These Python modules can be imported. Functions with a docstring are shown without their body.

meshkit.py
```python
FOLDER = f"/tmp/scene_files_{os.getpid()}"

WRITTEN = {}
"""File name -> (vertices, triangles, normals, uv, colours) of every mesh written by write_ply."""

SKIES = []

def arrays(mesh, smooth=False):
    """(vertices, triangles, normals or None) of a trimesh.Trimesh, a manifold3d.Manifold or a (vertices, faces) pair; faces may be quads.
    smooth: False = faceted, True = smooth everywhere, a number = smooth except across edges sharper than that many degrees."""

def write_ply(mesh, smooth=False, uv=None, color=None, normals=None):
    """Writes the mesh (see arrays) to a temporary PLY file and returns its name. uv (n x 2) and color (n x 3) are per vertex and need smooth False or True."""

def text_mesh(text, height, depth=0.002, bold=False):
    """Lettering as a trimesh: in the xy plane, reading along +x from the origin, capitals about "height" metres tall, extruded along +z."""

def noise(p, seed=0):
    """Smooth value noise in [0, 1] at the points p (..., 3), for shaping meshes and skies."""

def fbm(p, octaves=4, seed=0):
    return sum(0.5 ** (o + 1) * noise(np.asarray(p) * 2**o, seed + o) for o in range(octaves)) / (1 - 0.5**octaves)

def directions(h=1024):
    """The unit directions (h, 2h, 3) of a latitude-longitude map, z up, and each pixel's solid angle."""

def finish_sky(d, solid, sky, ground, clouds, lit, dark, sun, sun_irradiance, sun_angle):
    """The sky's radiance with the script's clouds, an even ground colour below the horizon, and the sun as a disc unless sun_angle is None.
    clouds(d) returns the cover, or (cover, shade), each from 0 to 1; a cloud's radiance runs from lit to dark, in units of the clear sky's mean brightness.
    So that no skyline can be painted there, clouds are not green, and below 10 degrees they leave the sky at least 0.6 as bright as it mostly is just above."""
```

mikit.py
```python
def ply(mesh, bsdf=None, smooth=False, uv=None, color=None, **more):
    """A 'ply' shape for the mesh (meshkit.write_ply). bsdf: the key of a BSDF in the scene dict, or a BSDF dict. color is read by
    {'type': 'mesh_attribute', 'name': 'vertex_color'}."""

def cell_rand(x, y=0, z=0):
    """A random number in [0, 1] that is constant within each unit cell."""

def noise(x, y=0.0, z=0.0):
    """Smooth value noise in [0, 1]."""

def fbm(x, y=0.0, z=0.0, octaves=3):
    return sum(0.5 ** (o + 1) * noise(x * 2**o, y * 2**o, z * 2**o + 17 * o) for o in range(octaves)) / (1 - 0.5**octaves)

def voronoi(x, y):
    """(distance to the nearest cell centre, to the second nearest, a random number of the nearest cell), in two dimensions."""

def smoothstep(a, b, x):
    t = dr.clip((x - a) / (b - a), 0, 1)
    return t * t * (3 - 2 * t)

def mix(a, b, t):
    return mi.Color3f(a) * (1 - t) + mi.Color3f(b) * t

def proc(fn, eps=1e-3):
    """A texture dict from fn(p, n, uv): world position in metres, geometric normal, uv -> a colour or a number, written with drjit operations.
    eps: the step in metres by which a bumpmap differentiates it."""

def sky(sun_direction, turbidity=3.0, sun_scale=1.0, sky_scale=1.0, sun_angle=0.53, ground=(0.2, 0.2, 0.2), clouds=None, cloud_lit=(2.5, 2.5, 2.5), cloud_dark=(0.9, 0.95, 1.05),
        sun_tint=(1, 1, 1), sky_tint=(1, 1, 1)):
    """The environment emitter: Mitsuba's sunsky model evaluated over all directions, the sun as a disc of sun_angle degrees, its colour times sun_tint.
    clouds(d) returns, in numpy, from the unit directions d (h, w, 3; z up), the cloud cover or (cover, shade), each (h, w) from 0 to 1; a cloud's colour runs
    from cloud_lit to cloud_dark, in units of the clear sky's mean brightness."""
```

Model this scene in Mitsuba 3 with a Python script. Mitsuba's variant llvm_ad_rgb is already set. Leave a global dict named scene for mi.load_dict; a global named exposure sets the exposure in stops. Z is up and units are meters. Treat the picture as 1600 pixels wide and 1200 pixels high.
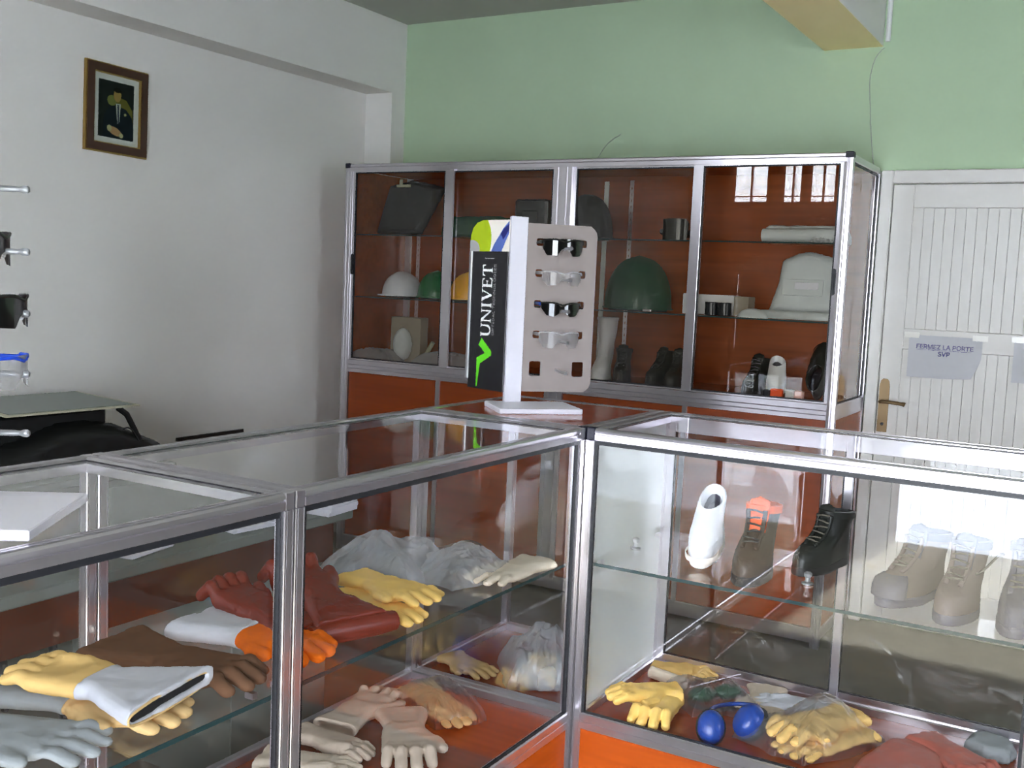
import math
import numpy as np
import trimesh
import manifold3d as m3
import shapely
from shapely.geometry import Polygon, LineString, Point, box as sbox
from shapely.ops import unary_union
from shapely import affinity
import mitsuba as mi
import drjit as dr
import mikit
import meshkit

# ------------------------------------------------------------------ camera, sky, exposure
T4 = mi.ScalarTransform4f
CAM = np.array([0.0, 0.0, 1.45])
FWD = np.array([-0.50371434, 0.85835207, -0.09748634])
DOWN = np.array([0.08649324, -0.06217009, -0.99431072])
scene = {
    'camera': {'type': 'perspective', 'fov': math.degrees(2 * math.atan(800 / 1644.87)), 'fov_axis': 'x',
               'to_world': T4().look_at(origin=CAM.tolist(), target=(CAM + FWD).tolist(), up=(-DOWN).tolist()),
               'near_clip': 0.02, 'far_clip': 200.0},
    # hazy bright sky over sunlit pale ground; the sun shines in through the entrance behind the camera
    'sky': mikit.sky([0.04, -0.68, 0.73], turbidity=5.0, sun_scale=0.7, sun_angle=1.5, ground=(0.41, 0.45, 0.50), sun_tint=(0.84, 1.0, 1.24), sky_tint=(0.95, 1.0, 1.05),
                     clouds=lambda d: np.full(d.shape[:2], 0.75), cloud_lit=(1.3, 1.3, 1.35), cloud_dark=(1.0, 1.0, 1.05)),
}
exposure = 6.4
labels = {}
rng = np.random.default_rng(7)


# ------------------------------------------------------------------ helpers
def lin(r, g, b):
    return [((c / 255 + 0.055) / 1.055) ** 2.4 if c > 10 else c / 255 / 12.92 for c in (r, g, b)]


def fresh(key):
    if key not in scene and key not in labels:
        return key
    n = 1
    while f'{key}_{n:03d}' in scene or f'{key}_{n:03d}' in labels:
        n += 1
    return f'{key}_{n:03d}'


def thing(name, label, cat, group=None):
    key = fresh(name)
    labels[key] = {'label': label, 'category': cat}
    if group:
        labels[key]['group'] = group
    return key


def part(holder, name, mesh, mat, smooth=False, M=None, label=None, color=None, kind=None):
    key = fresh(holder + '__' + name)
    if M is not None:
        mesh = xf(mesh, M)
    scene[key] = mikit.ply(mesh, mat, smooth, color=color)
    if label or kind:
        labels[key] = {}
        if label:
            labels[key]['label'] = label
        if kind:
            labels[key]['kind'] = kind
    return key


def single(name, mesh, mat, label, cat, smooth=False, M=None, group=None):
    key = thing(name, label, cat, group)
    if M is not None:
        mesh = xf(mesh, M)
    scene[key] = mikit.ply(mesh, mat, smooth)
    return key


def struct(name, mesh, mat, smooth=False, label=None):
    key = name
    scene[key] = mikit.ply(mesh, mat, smooth)
    labels[key] = {'kind': 'structure'}
    if label:
        labels[key]['label'] = label
    return key


def tm(mesh):
    if hasattr(mesh, 'to_mesh'):
        m = mesh.to_mesh()
        return trimesh.Trimesh(np.array(m.vert_properties[:, :3], float), np.array(m.tri_verts), process=False)
    return mesh


def xf(mesh, M):
    m = tm(mesh).copy()
    m.apply_transform(np.asarray(M, float))
    return m


def cat(*ms):
    return trimesh.util.concatenate([tm(m) for m in ms])


def TR(x=0, y=0, z=0, rz=0, s=1.0, rx=0, ry=0):
    """scale, then rotate about x, y, z (degrees), then move"""
    R = trimesh.transformations.euler_matrix(math.radians(rx), math.radians(ry), math.radians(rz), 'sxyz')
    S = np.diag([s, s, s, 1.0]) if np.isscalar(s) else np.diag([*s, 1.0])
    M = R @ S
    M[:3, 3] = [x, y, z]
    return M


def bx(x0, x1, y0, y1, z0, z1, r=0.0):
    x0, x1 = min(x0, x1), max(x0, x1)
    y0, y1 = min(y0, y1), max(y0, y1)
    z0, z1 = min(z0, z1), max(z0, z1)
    if r <= 0:
        m = trimesh.creation.box(extents=(x1 - x0, y1 - y0, z1 - z0))
        m.apply_translation([(x0 + x1) / 2, (y0 + y1) / 2, (z0 + z1) / 2])
        return m
    pts = []
    for a, sa in ((x0, 1), (x1, -1)):
        for b, sb in ((y0, 1), (y1, -1)):
            for c, sc in ((z0, 1), (z1, -1)):
                pts += [[a + sa * r, b + sb * r, c], [a + sa * r, b, c + sc * r], [a, b + sb * r, c + sc * r]]
    return trimesh.convex.convex_hull(np.array(pts))


def quad(p0, p1, p2, p3):
    return trimesh.Trimesh(np.array([p0, p1, p2, p3], float), np.array([[0, 1, 2], [0, 2, 3]]), process=False)


def quad_y(x0, x1, y, z0, z1):
    return quad([x0, y, z0], [x1, y, z0], [x1, y, z1], [x0, y, z1])


def quad_x(x, y0, y1, z0, z1):
    return quad([x, y0, z0], [x, y1, z0], [x, y1, z1], [x, y0, z1])


def quad_z(x0, x1, y0, y1, z):
    return quad([x0, y0, z], [x1, y0, z], [x1, y1, z], [x0, y1, z])


def extrude(poly, h):
    gs = [g for g in getattr(poly, 'geoms', [poly]) if g.area > 0]
    return trimesh.util.concatenate([trimesh.creation.extrude_polygon(g, h, engine='earcut') for g in gs])


def along(poly_pts, axis, a0, a1):
    """extrude a profile along an axis; the profile is in the other two axes in cyclic order (x: y,z; y: x,z; z: x,y)"""
    m = extrude(poly_pts if hasattr(poly_pts, 'area') else Polygon(poly_pts), a1 - a0)
    v = m.vertices.copy()
    if axis == 'x':
        w = np.c_[v[:, 2] + a0, v[:, 0], v[:, 1]]
        f = m.faces
    elif axis == 'y':
        w = np.c_[v[:, 0], v[:, 2] + a0, v[:, 1]]
        f = m.faces[:, ::-1]
    else:
        w = np.c_[v[:, 0], v[:, 1], v[:, 2] + a0]
        f = m.faces
    return trimesh.Trimesh(w, f, process=False)


def tube(pts, rad, sides=8, cap=True):
    p = np.asarray(pts, float)
    t = np.gradient(p, axis=0)
    t /= np.linalg.norm(t, axis=1, keepdims=True) + 1e-12
    ref = np.array([0.13, 0.21, 0.97])
    a = np.cross(t, ref)
    a /= np.linalg.norm(a, axis=1, keepdims=True) + 1e-12
    b = np.cross(t, a)
    n, ang = len(p), np.arange(sides) * 2 * np.pi / sides
    rad = np.broadcast_to(rad, (n,))
    v = p[:, None] + rad[:, None, None] * (np.cos(ang)[None, :, None] * a[:, None] + np.sin(ang)[None, :, None] * b[:, None])
    v = v.reshape(-1, 3)
    f = []
    for i in range(n - 1):
        for j in range(sides):
            k = (j + 1) % sides
            f += [[i * sides + j, i * sides + k, (i + 1) * sides + k], [i * sides + j, (i + 1) * sides + k, (i + 1) * sides + j]]
    if cap:
        v = np.vstack([v, p[0], p[-1]])
        c0, c1 = n * sides, n * sides + 1
        for j in range(sides):
            k = (j + 1) % sides
            f += [[c0, k, j], [c1, (n - 1) * sides + j, (n - 1) * sides + k]]
    return trimesh.Trimesh(v, np.array(f), process=False)


def spline(pts, n=24):
    from scipy.interpolate import CubicSpline
    p = np.asarray(pts, float)
    t = np.linspace(0, 1, len(p))
    return CubicSpline(t, p)(np.linspace(0, 1, n))


def lathe(profile, sides=32):
    """profile (r, z) revolved about z"""
    return trimesh.creation.revolve(np.asarray(profile, float), sections=sides)


def ellipsoid(c, r, n=3, up_only=None):
    m = trimesh.creation.icosphere(subdivisions=n, radius=1.0)
    m.apply_scale(r)
    m.apply_translation(c)
    return m


def surface_nets(fn, lo, hi, h):
    lo, hi = np.asarray(lo, float), np.asarray(hi, float)
    n = np.ceil((hi - lo) / h).astype(int) + 1
    ax = [lo[i] + h * np.arange(n[i]) for i in range(3)]
    G = np.stack(np.meshgrid(*ax, indexing='ij'), -1)
    F = fn(G.reshape(-1, 3)).reshape(n)
    S = F < 0
    acc = np.zeros((*(n - 1), 3))
    cnt = np.zeros(n - 1)
    corner = [(i, j, k) for i in (0, 1) for j in (0, 1) for k in (0, 1)]
    for a in range(8):
        for b in range(a + 1, 8):
            ca, cb = np.array(corner[a]), np.array(corner[b])
            if np.abs(ca - cb).sum() != 1:
                continue
            sl = lambda c: tuple(slice(c[i], n[i] - 1 + c[i]) for i in range(3))
            fa, fb = F[sl(ca)], F[sl(cb)]
            x = (fa < 0) != (fb < 0)
            t = np.where(x, fa / np.where(x, fa - fb, 1), 0)
            acc += np.where(x[..., None], ca + t[..., None] * (cb - ca), 0)
            cnt += x
    has = cnt > 0
    idx = -np.ones(n - 1, int)
    idx[has] = np.arange(has.sum())
    cells = np.argwhere(has)
    V = lo + h * (cells + acc[has] / cnt[has][:, None])
    faces = []
    for d in range(3):
        u, w = (d + 1) % 3, (d + 2) % 3
        s0 = [slice(None)] * 3
        s1 = [slice(None)] * 3
        s0[d], s1[d] = slice(0, n[d] - 1), slice(1, n[d])
        A, B = S[tuple(s0)], S[tuple(s1)]
        e = np.argwhere(A != B)
        e = e[(e[:, u] > 0) & (e[:, w] > 0) & (e[:, u] < n[u] - 1) & (e[:, w] < n[w] - 1)]
        q = []
        for du, dw in ((-1, -1), (0, -1), (0, 0), (-1, 0)):
            c = e.copy()
            c[:, u] += du
            c[:, w] += dw
            q.append(idx[c[:, 0], c[:, 1], c[:, 2]])
        q = np.stack(q, 1)
        flip = ~A[e[:, 0], e[:, 1], e[:, 2]]
        q[flip] = q[flip][:, ::-1]
        faces.append(q)
    q = np.vstack(faces)
    f = np.vstack([q[:, [0, 1, 2]], q[:, [0, 2, 3]]])
    m = trimesh.Trimesh(V, f, process=False)
    return m


def smin(a, b, k):
    h = np.clip(0.5 + 0.5 * (b - a) / k, 0, 1)
    return b * (1 - h) + a * h - k * h * (1 - h)


def capsule(P, a, b, ra, rb=None):
    rb = ra if rb is None else rb
    a, b = np.asarray(a, float), np.asarray(b, float)
    ab = b - a
    t = np.clip(((P - a) @ ab) / (ab @ ab + 1e-12), 0, 1)
    return np.linalg.norm(P - a - t[:, None] * ab, axis=1) - (ra + t * (rb - ra))


def cushion(poly, thick, h=0.006, r=0.03, wrinkle=0.004, freq=18, seed=0, sit=True):
    """a soft flat thing: outline poly (x, y), about thick high, resting on z = 0"""
    poly = Polygon(poly) if not hasattr(poly, 'area') else poly
    x0, y0, x1, y1 = poly.bounds

    def fn(P):
        pts = shapely.points(P[:, :2])
        key = np.round(P[:, :2] / h).astype(int)
        u, first, inv = np.unique(key, axis=0, return_index=True, return_inverse=True)
        inv = inv.ravel()
        d = shapely.distance(pts[first], poly.exterior)
        ins = shapely.contains(poly, pts[first])
        sd = np.where(ins, d, -d)[inv]
        k = np.clip(sd / r, 0, 1)
        ht = thick * np.sqrt(np.maximum(1 - (1 - k) ** 2, 0)) + wrinkle * (meshkit.fbm(np.c_[P[:, :2] * freq, np.full(len(P), seed)], 3, seed) - 0.5) * 2 * k
        return np.maximum(-sd, np.maximum(P[:, 2] - ht, -P[:, 2] - 0.0))

    return surface_nets(fn, [x0 - 3 * h, y0 - 3 * h, -3 * h], [x1 + 3 * h, y1 + 3 * h, thick + wrinkle + 4 * h], h)


def crumpled(w, l, hgt, seed=0, n=64, rough=0.5, flat=0.25):
    """a crumpled thin film lying as a low heap"""
    u, v = np.meshgrid(np.linspace(-1, 1, n), np.linspace(-1, 1, n), indexing='ij')
    P = np.stack([u, v, np.full_like(u, seed * 3.7)], -1)
    ang = np.arctan2(v, u)
    rr = np.maximum(np.abs(u), np.abs(v))
    edge = 0.82 + 0.3 * (meshkit.noise(np.stack([np.cos(ang) * 1.7, np.sin(ang) * 1.7, np.full_like(u, seed)], -1), seed) - 0.3)
    ridge = 1 - np.abs(2 * meshkit.fbm(P * 2.3, 3, seed) - 1)
    z = hgt * np.clip(1 - rr ** 2.5, 0, 1) ** 0.6 * (flat + (1 - flat) * ridge) * (0.55 + 0.9 * meshkit.noise(P * 1.2, seed + 5))
    fine = 1 - np.abs(2 * meshkit.fbm(P * 6.5 + 3.3, 3, seed + 8) - 1)
    z += hgt * 0.28 * fine * np.clip(1 - rr ** 3, 0, 1) + 0.004 * meshkit.noise(P * 9, seed + 2)
    x = u * edge * w / 2 + 0.012 * rough * (meshkit.noise(P * 4 + 9, seed) - 0.5)
    y = v * edge * l / 2 + 0.012 * rough * (meshkit.noise(P * 4 + 19, seed) - 0.5)
    V = np.stack([x, y, z + 0.001], -1).reshape(-1, 3)
    i, j = np.meshgrid(np.arange(n - 1), np.arange(n - 1), indexing='ij')
    a = (i * n + j).ravel()
    f = np.vstack([np.c_[a, a + n, a + n + 1], np.c_[a, a + n + 1, a + 1]])
    return trimesh.Trimesh(V, f, process=False)


# ------------------------------------------------------------------ materials
def mat(name, d):
    scene[name] = d
    return name


def two(d):
    return {'type': 'twosided', 'bsdf': d}


def rgb(c):
    return {'type': 'rgb', 'value': [float(x) for x in c]}


def matte(name, c, var=0.0, freq=6.0):
    c = np.array(lin(*c))
    if var:
        def fn(p, n, uv, c=c, var=var, freq=freq):
            k = 1 + var * (2 * mikit.fbm(p.x * freq, p.y * freq, p.z * freq, 3) - 1)
            return mi.Color3f(*c.tolist()) * k
        refl = mikit.proc(fn)
    else:
        refl = rgb(c)
    return mat(name, two({'type': 'diffuse', 'reflectance': refl}))


def plastic(name, c, rough=0.3, spec=0.5, metallic=0.0, sheen=0.0):
    return mat(name, two({'type': 'principled', 'base_color': rgb(lin(*c)), 'roughness': rough, 'specular': spec, 'metallic': metallic, 'sheen': sheen}))


def wood(name, c1, c2, axis=2, rough=0.25):
    a, b = lin(*c1), lin(*c2)

    def fn(p, n, uv):
        q = [p.x, p.y, p.z]
        lng = q[axis]
        o = [q[i] for i in range(3) if i != axis]
        g = mikit.fbm(o[0] * 55, o[1] * 55, lng * 2.2, 3)
        w = mikit.fbm(o[0] * 9, o[1] * 9, lng * 0.9, 2)
        t = dr.clip(0.65 * g + 0.5 * w - 0.1, 0, 1)
        return mikit.mix(a, b, t)
    return mat(name, two({'type': 'principled', 'base_color': mikit.proc(fn), 'roughness': rough, 'specular': 0.5}))


matte('paint_left', (224, 222, 217), 0.02, 3)
matte('paint_green', (178, 199, 168), 0.03, 2.5)
matte('paint_ceiling', (180, 182, 174), 0.02, 2)
matte('soffit_cream_lit', (246, 232, 180), 0.03, 3)  # cream, lightened to carry light bouncing up from the floor
matte('paint_rear', (72, 52, 42), 0.03, 3)
matte('paint_right', (112, 96, 84), 0.03, 3)
matte('floor_stone', (116, 114, 105), 0.10, 9)
plastic('door_white', (205, 202, 198), 0.45)
plastic('paper_white', (205, 206, 214), 0.8, 0.2)
plastic('paper_blue', (186, 186, 190), 0.8, 0.2)
mat('aluminium', two({'type': 'principled', 'base_color': rgb(lin(206, 202, 208)), 'roughness': 0.2, 'metallic': 0.9, 'specular': 0.6}))
plastic('gasket_black', (18, 20, 26), 0.45)
plastic('cap_blue_black', (16, 17, 34), 0.35)
wood('laminate_v', (176, 70, 20), (120, 42, 14), 2, 0.28)
wood('laminate_x', (188, 84, 20), (148, 56, 12), 0, 0.28)
wood('laminate_y', (188, 84, 20), (148, 56, 12), 1, 0.28)
wood('laminate_door', (150, 64, 16), (110, 44, 10), 0, 0.35)
wood('laminate_deck', (150, 66, 34), (118, 48, 24), 0, 0.3)
wood('laminate_top', (150, 62, 28), (112, 44, 20), 0, 0.08)
wood('laminate_back', (152, 74, 24), (112, 50, 14), 0, 0.4)
mat('glass', {'type': 'thindielectric', 'int_ior': 1.43})
mat('glass_smoke', {'type': 'thindielectric', 'int_ior': 1.36, 'specular_transmittance': rgb((0.82, 0.79, 0.73))})
plastic('glass_edge', (24, 54, 56), 0.5, 0.15)
plastic('panel_white', (206, 212, 210), 0.35)
plastic('display_white', (205, 203, 212), 0.4)
plastic('display_grey', (138, 128, 124), 0.5)
plastic('display_black', (22, 21, 26), 0.35)
plastic('ink_white', (235, 235, 235), 0.6)
plastic('ink_grey', (140, 138, 140), 0.6)
plastic('ink_lime', (98, 205, 30), 0.5)
mat('acrylic', {'type': 'principled', 'base_color': rgb((0.62, 0.64, 0.66)), 'roughness': 0.06, 'spec_trans': 0.8, 'eta': 1.49})
mat('lens_clear', {'type': 'blendbsdf', 'weight': 0.06, 'bsdf_0': {'type': 'thindielectric', 'int_ior': 1.6}, 'bsdf_1': two({'type': 'principled', 'base_color': rgb((0.8, 0.8, 0.82)), 'roughness': 0.1})})
mat('film_clear', {'type': 'blendbsdf', 'weight': 0.2, 'bsdf_0': {'type': 'thindielectric', 'int_ior': 1.6}, 'bsdf_1': two({'type': 'principled', 'base_color': rgb((0.74, 0.79, 0.84)), 'roughness': 0.12, 'specular': 0.8})})
mat('film_thin', {'type': 'blendbsdf', 'weight': 0.045, 'bsdf_0': {'type': 'thindielectric', 'int_ior': 1.6}, 'bsdf_1': two({'type': 'principled', 'base_color': rgb((0.7, 0.72, 0.74)), 'roughness': 0.15})})
plastic('lens_dark', (14, 16, 16), 0.06, 0.7)
plastic('blue_plastic', (24, 60, 138), 0.3)
plastic('blue_frame', (20, 66, 190), 0.3)
mat('clear_white', {'type': 'blendbsdf', 'weight': 0.35, 'bsdf_0': {'type': 'thindielectric', 'int_ior': 1.5}, 'bsdf_1': two({'type': 'principled', 'base_color': rgb((0.7, 0.7, 0.72)), 'roughness': 0.15})})
plastic('shoe_white', (232, 234, 240), 0.45)
plastic('shoe_sole_cream', (222, 214, 205), 0.55)
plastic('leather_brown', (54, 40, 30), 0.5)
plastic('leather_black', (24, 28, 24), 0.45)
plastic('leather_tan', (100, 88, 84), 0.55)
plastic('leather_grey', (80, 78, 88), 0.55)
plastic('sole_black', (26, 25, 25), 0.6)
plastic('orange_trim', (225, 92, 26), 0.55)
plastic('lace_dark', (88, 84, 74), 0.7)
matte('knit_white', (205, 190, 172), 0.06, 40)
matte('cotton_grey', (150, 156, 158), 0.06, 30)
matte('hide_yellow', (222, 186, 118), 0.08, 25)
matte('hide_tan', (214, 182, 128), 0.08, 25)
matte('canvas_white', (196, 198, 204), 0.04, 25)
matte('hide_brown', (108, 78, 58), 0.10, 25)
matte('rubber_orange', (224, 108, 30), 0.06, 25)
plastic('rubber_maroon', (104, 34, 18), 0.4)
plastic('rubber_yellow', (228, 190, 104), 0.45)
matte('glove_ivory', (222, 210, 190), 0.05, 25)
matte('dark_inside', (34, 34, 38), 0.0)
plastic('red_rubber', (162, 86, 72), 0.5)
plastic('green_helmet', (16, 92, 52), 0.3)
plastic('white_helmet', (206, 210, 220), 0.35)
plastic('yellow_helmet', (226, 164, 16), 0.35)
plastic('hood_green', (6, 66, 40), 0.35)
plastic('black_soft', (30, 32, 34), 0.6)
plastic('black_gloss', (20, 22, 20), 0.25)
plastic('tag_grey', (150, 152, 130), 0.6)
plastic('card_box', (140, 132, 118), 0.7)
plastic('box_white', (205, 206, 210), 0.6)
plastic('tin_dark', (24, 30, 36), 0.3)
plastic('orange_box', (240, 84, 24), 0.5)
plastic('pink_box', (226, 176, 170), 0.5)
matte('cloth_white', (192, 198, 200), 0.04, 20)
plastic('brass_dark', (120, 100, 72), 0.35, 0.5, 0.7)
plastic('desk_grey', (104, 110, 104), 0.5)
plastic('desk_white', (100, 106, 100), 0.5)
plastic('wood_dark', (74, 34, 16), 0.4)
plastic('printer_black', (14, 16, 16), 0.5)
plastic('printer_grey', (112, 120, 114), 0.4)
plastic('rim_pale', (176, 172, 150), 0.5)
plastic('chair_black', (18, 18, 20), 0.4)
plastic('chair_red', (110, 30, 18), 0.6)
plastic('frame_brown', (62, 36, 26), 0.35)
plastic('frame_gold', (150, 122, 62), 0.35, 0.5, 0.5)
plastic('mat_board', (176, 182, 172), 0.8)
mat('print', two({'type': 'diffuse', 'reflectance': {'type': 'mesh_attribute', 'name': 'vertex_color'}}))
plastic('cable_grey', (160, 168, 156), 0.6)
plastic('white_pvc', (215, 215, 215), 0.5)

# ------------------------------------------------------------------ the room
XL, XR, YB, YR, ZC = -3.776, 3.0, 4.819, -1.07, 2.83
BP, ZB = 0.181, 2.4445
PX, PY, D = -1.2876, 2.6136, 0.572

struct('floor', bx(XL - 0.2, XR + 0.2, YR - 0.2, YB + 0.2, -0.1, 0.0), 'floor_stone', label='grey stone floor')
struct('ceiling', bx(XL - 0.2, XR + 0.2, YR - 0.2, YB + 0.2, ZC, ZC + 0.1), 'paint_ceiling', label='plain grey-white ceiling')
struct('wall_left', bx(XL - 0.2, XL, YR - 0.2, YB + 0.2, 0.0, ZC), 'paint_left', label='pale grey painted wall')
struct('wall_back', bx(XL, XR, YB, YB + 0.2, 0.0, ZC), 'paint_green', label='pale green painted wall')
WY0, WY1, WZ0, WZ1 = 1.4, 2.8, 1.1, 2.2
struct('wall_right', cat(bx(XR, XR + 0.2, YR - 0.2, WY0, 0.0, ZC), bx(XR, XR + 0.2, WY1, YB + 0.2, 0.0, ZC), bx(XR, XR + 0.2, WY0, WY1, 0.0, WZ0), bx(XR, XR + 0.2, WY0, WY1, WZ1, ZC)), 'paint_right')
struct('unseen_trim_4', bx(0.03, XR, YB - 0.03, YB, 0.0, 1.15), 'wood_dark', label='unseen dark wooden dado out of view, right of the white door')  # out of view, keeps reflections in the left case glass dark
struct('window_4', cat(*[bx(XR + 0.08, XR + 0.12, y - 0.02, y + 0.02, WZ0, WZ1) for y in np.linspace(WY0 + 0.02, WY1 - 0.02, 5)], *[bx(XR + 0.08, XR + 0.12, WY0, WY1, z, z + 0.04) for z in (WZ0, WZ1 - 0.04)]), 'door_white')  # unseen window, placed to light the left wall
# overhanging beam and corner pilaster along the left wall
struct('trim_1', bx(XL, XL + BP, YR, YB, ZB, ZC), 'paint_left', label='beam along the top of the grey wall')
struct('trim_2', bx(XL, XL + BP, 4.70, YB, 0.0, ZB), 'paint_left', label='pilaster in the corner under the beam')
# ceiling beam running into the back wall
struct('trim_3', bx(-1.293, -1.04, YR, YB, 2.528, ZC), 'paint_left', label='ceiling beam running into the back wall')
part('trim_3', 'soffit', bx(-1.293, -1.04, YR, YB, 2.5265, 2.528), 'soffit_cream_lit', label='yellowish underside of the beam, bounce light in its colour')
# rear wall with a wide entrance and a row of high windows
DX0, DX1, DZ = -1.12, 0.75, 2.25
HW = [(-3.58, -3.53), (-3.39, -3.023), (-2.916, -2.711), (-2.664, -2.407)]
rear = [bx(DX1, XR, YR - 0.2, YR, 0, ZC), bx(DX0, DX1, YR - 0.2, YR, DZ, ZC), bx(XL, DX0, YR - 0.2, YR, 0, 2.27), bx(XL, DX0, YR - 0.2, YR, 2.72, ZC)]
xs = [XL] + [c for w in HW for c in w] + [DX0]
rear += [bx(xs[k], xs[k + 1], YR - 0.2, YR, 2.27, 2.72) for k in range(0, len(xs), 2)]
struct('wall_rear', cat(*rear), 'paint_rear')
for k, (a, b) in enumerate(HW[1:]):
    fr = [bx(a, b, YR - 0.14, YR - 0.11, 2.27, 2.285), bx(a, b, YR - 0.14, YR - 0.11, 2.33, 2.34)]
    fr += [bx((a + b) / 2 - 0.008, (a + b) / 2 + 0.008, YR - 0.14, YR - 0.11, 2.27, 2.72)]
    struct(f'window_{k + 1}', cat(*fr), 'frame_brown')

# the white boarded door in the back wall
dk = 'door_1'
DF0, DF1, DL0, DL1, DTOP = -0.998, 0.0, -0.948, -0.05, 1.937
yf = YB - 0.022
labels[dk] = {'kind': 'structure', 'label': 'white boarded wooden door'}
part(dk, 'frame', cat(bx(DF0, DL0, yf - 0.02, YB, 0, 1.993, 0.004), bx(DL1, DF1, yf - 0.02, YB, 0, 1.993, 0.004), bx(DL0, DL1, yf - 0.02, YB, DTOP, 1.993, 0.004)), 'door_white')
PNX0, PNX1 = -0.858, -0.14
rails = [bx(DL0 + 0.003, PNX0, yf - 0.006, YB, 0.01, DTOP - 0.003, 0.003), bx(PNX1, DL1 - 0.003, yf - 0.006, YB, 0.01, DTOP - 0.003, 0.003),
         bx(PNX0, PNX1, yf - 0.006, YB, 1.834, DTOP - 0.003, 0.003), bx(PNX0, PNX1, yf - 0.006, YB, 1.228, 1.318, 0.003), bx(PNX0, PNX1, yf - 0.006, YB, 0.01, 0.2, 0.003)]
part(dk, 'leaf_frame', cat(*rails), 'door_white')
npl = 17
pw = (PNX1 - PNX0) / npl
for z0, z1 in ((1.318, 1.834), (0.2, 1.228)):
    for i in range(npl):
        a = PNX0 + i * pw
        part(dk, 'slat', bx(a + 0.0004, a + pw - 0.0004, yf + 0.002, YB - 0.002, z0, z1, 0.0016), 'door_white')
# handle with its long back plate
pl = extrude(Polygon([(-0.021, -0.115), (0.021, -0.115), (0.021, 0.09), (0.017, 0.11), (0.008, 0.12), (-0.008, 0.12), (-0.017, 0.11), (-0.021, 0.09)]), 0.006)
hm = np.array([[1, 0, 0, -0.918], [0, 0, -1, yf - 0.006], [0, 1, 0, 0.975], [0, 0, 0, 1.0]])
hk = part(dk, 'handle', pl, 'brass_dark', M=hm, label='dark brass handle plate')
part(dk, 'handle__lever', cat(tube([[-0.925, yf - 0.008, 0.995], [-0.925, yf - 0.05, 0.995]], 0.009, 10), tube(spline([[-0.925, yf - 0.05, 0.995], [-0.9, yf - 0.054, 0.997], [-0.85, yf - 0.05, 0.994], [-0.822, yf - 0.047, 0.99]], 12), [0.008] * 8 + [0.0075, 0.009, 0.0105, 0.0105], 10)), 'brass_dark')
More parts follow.
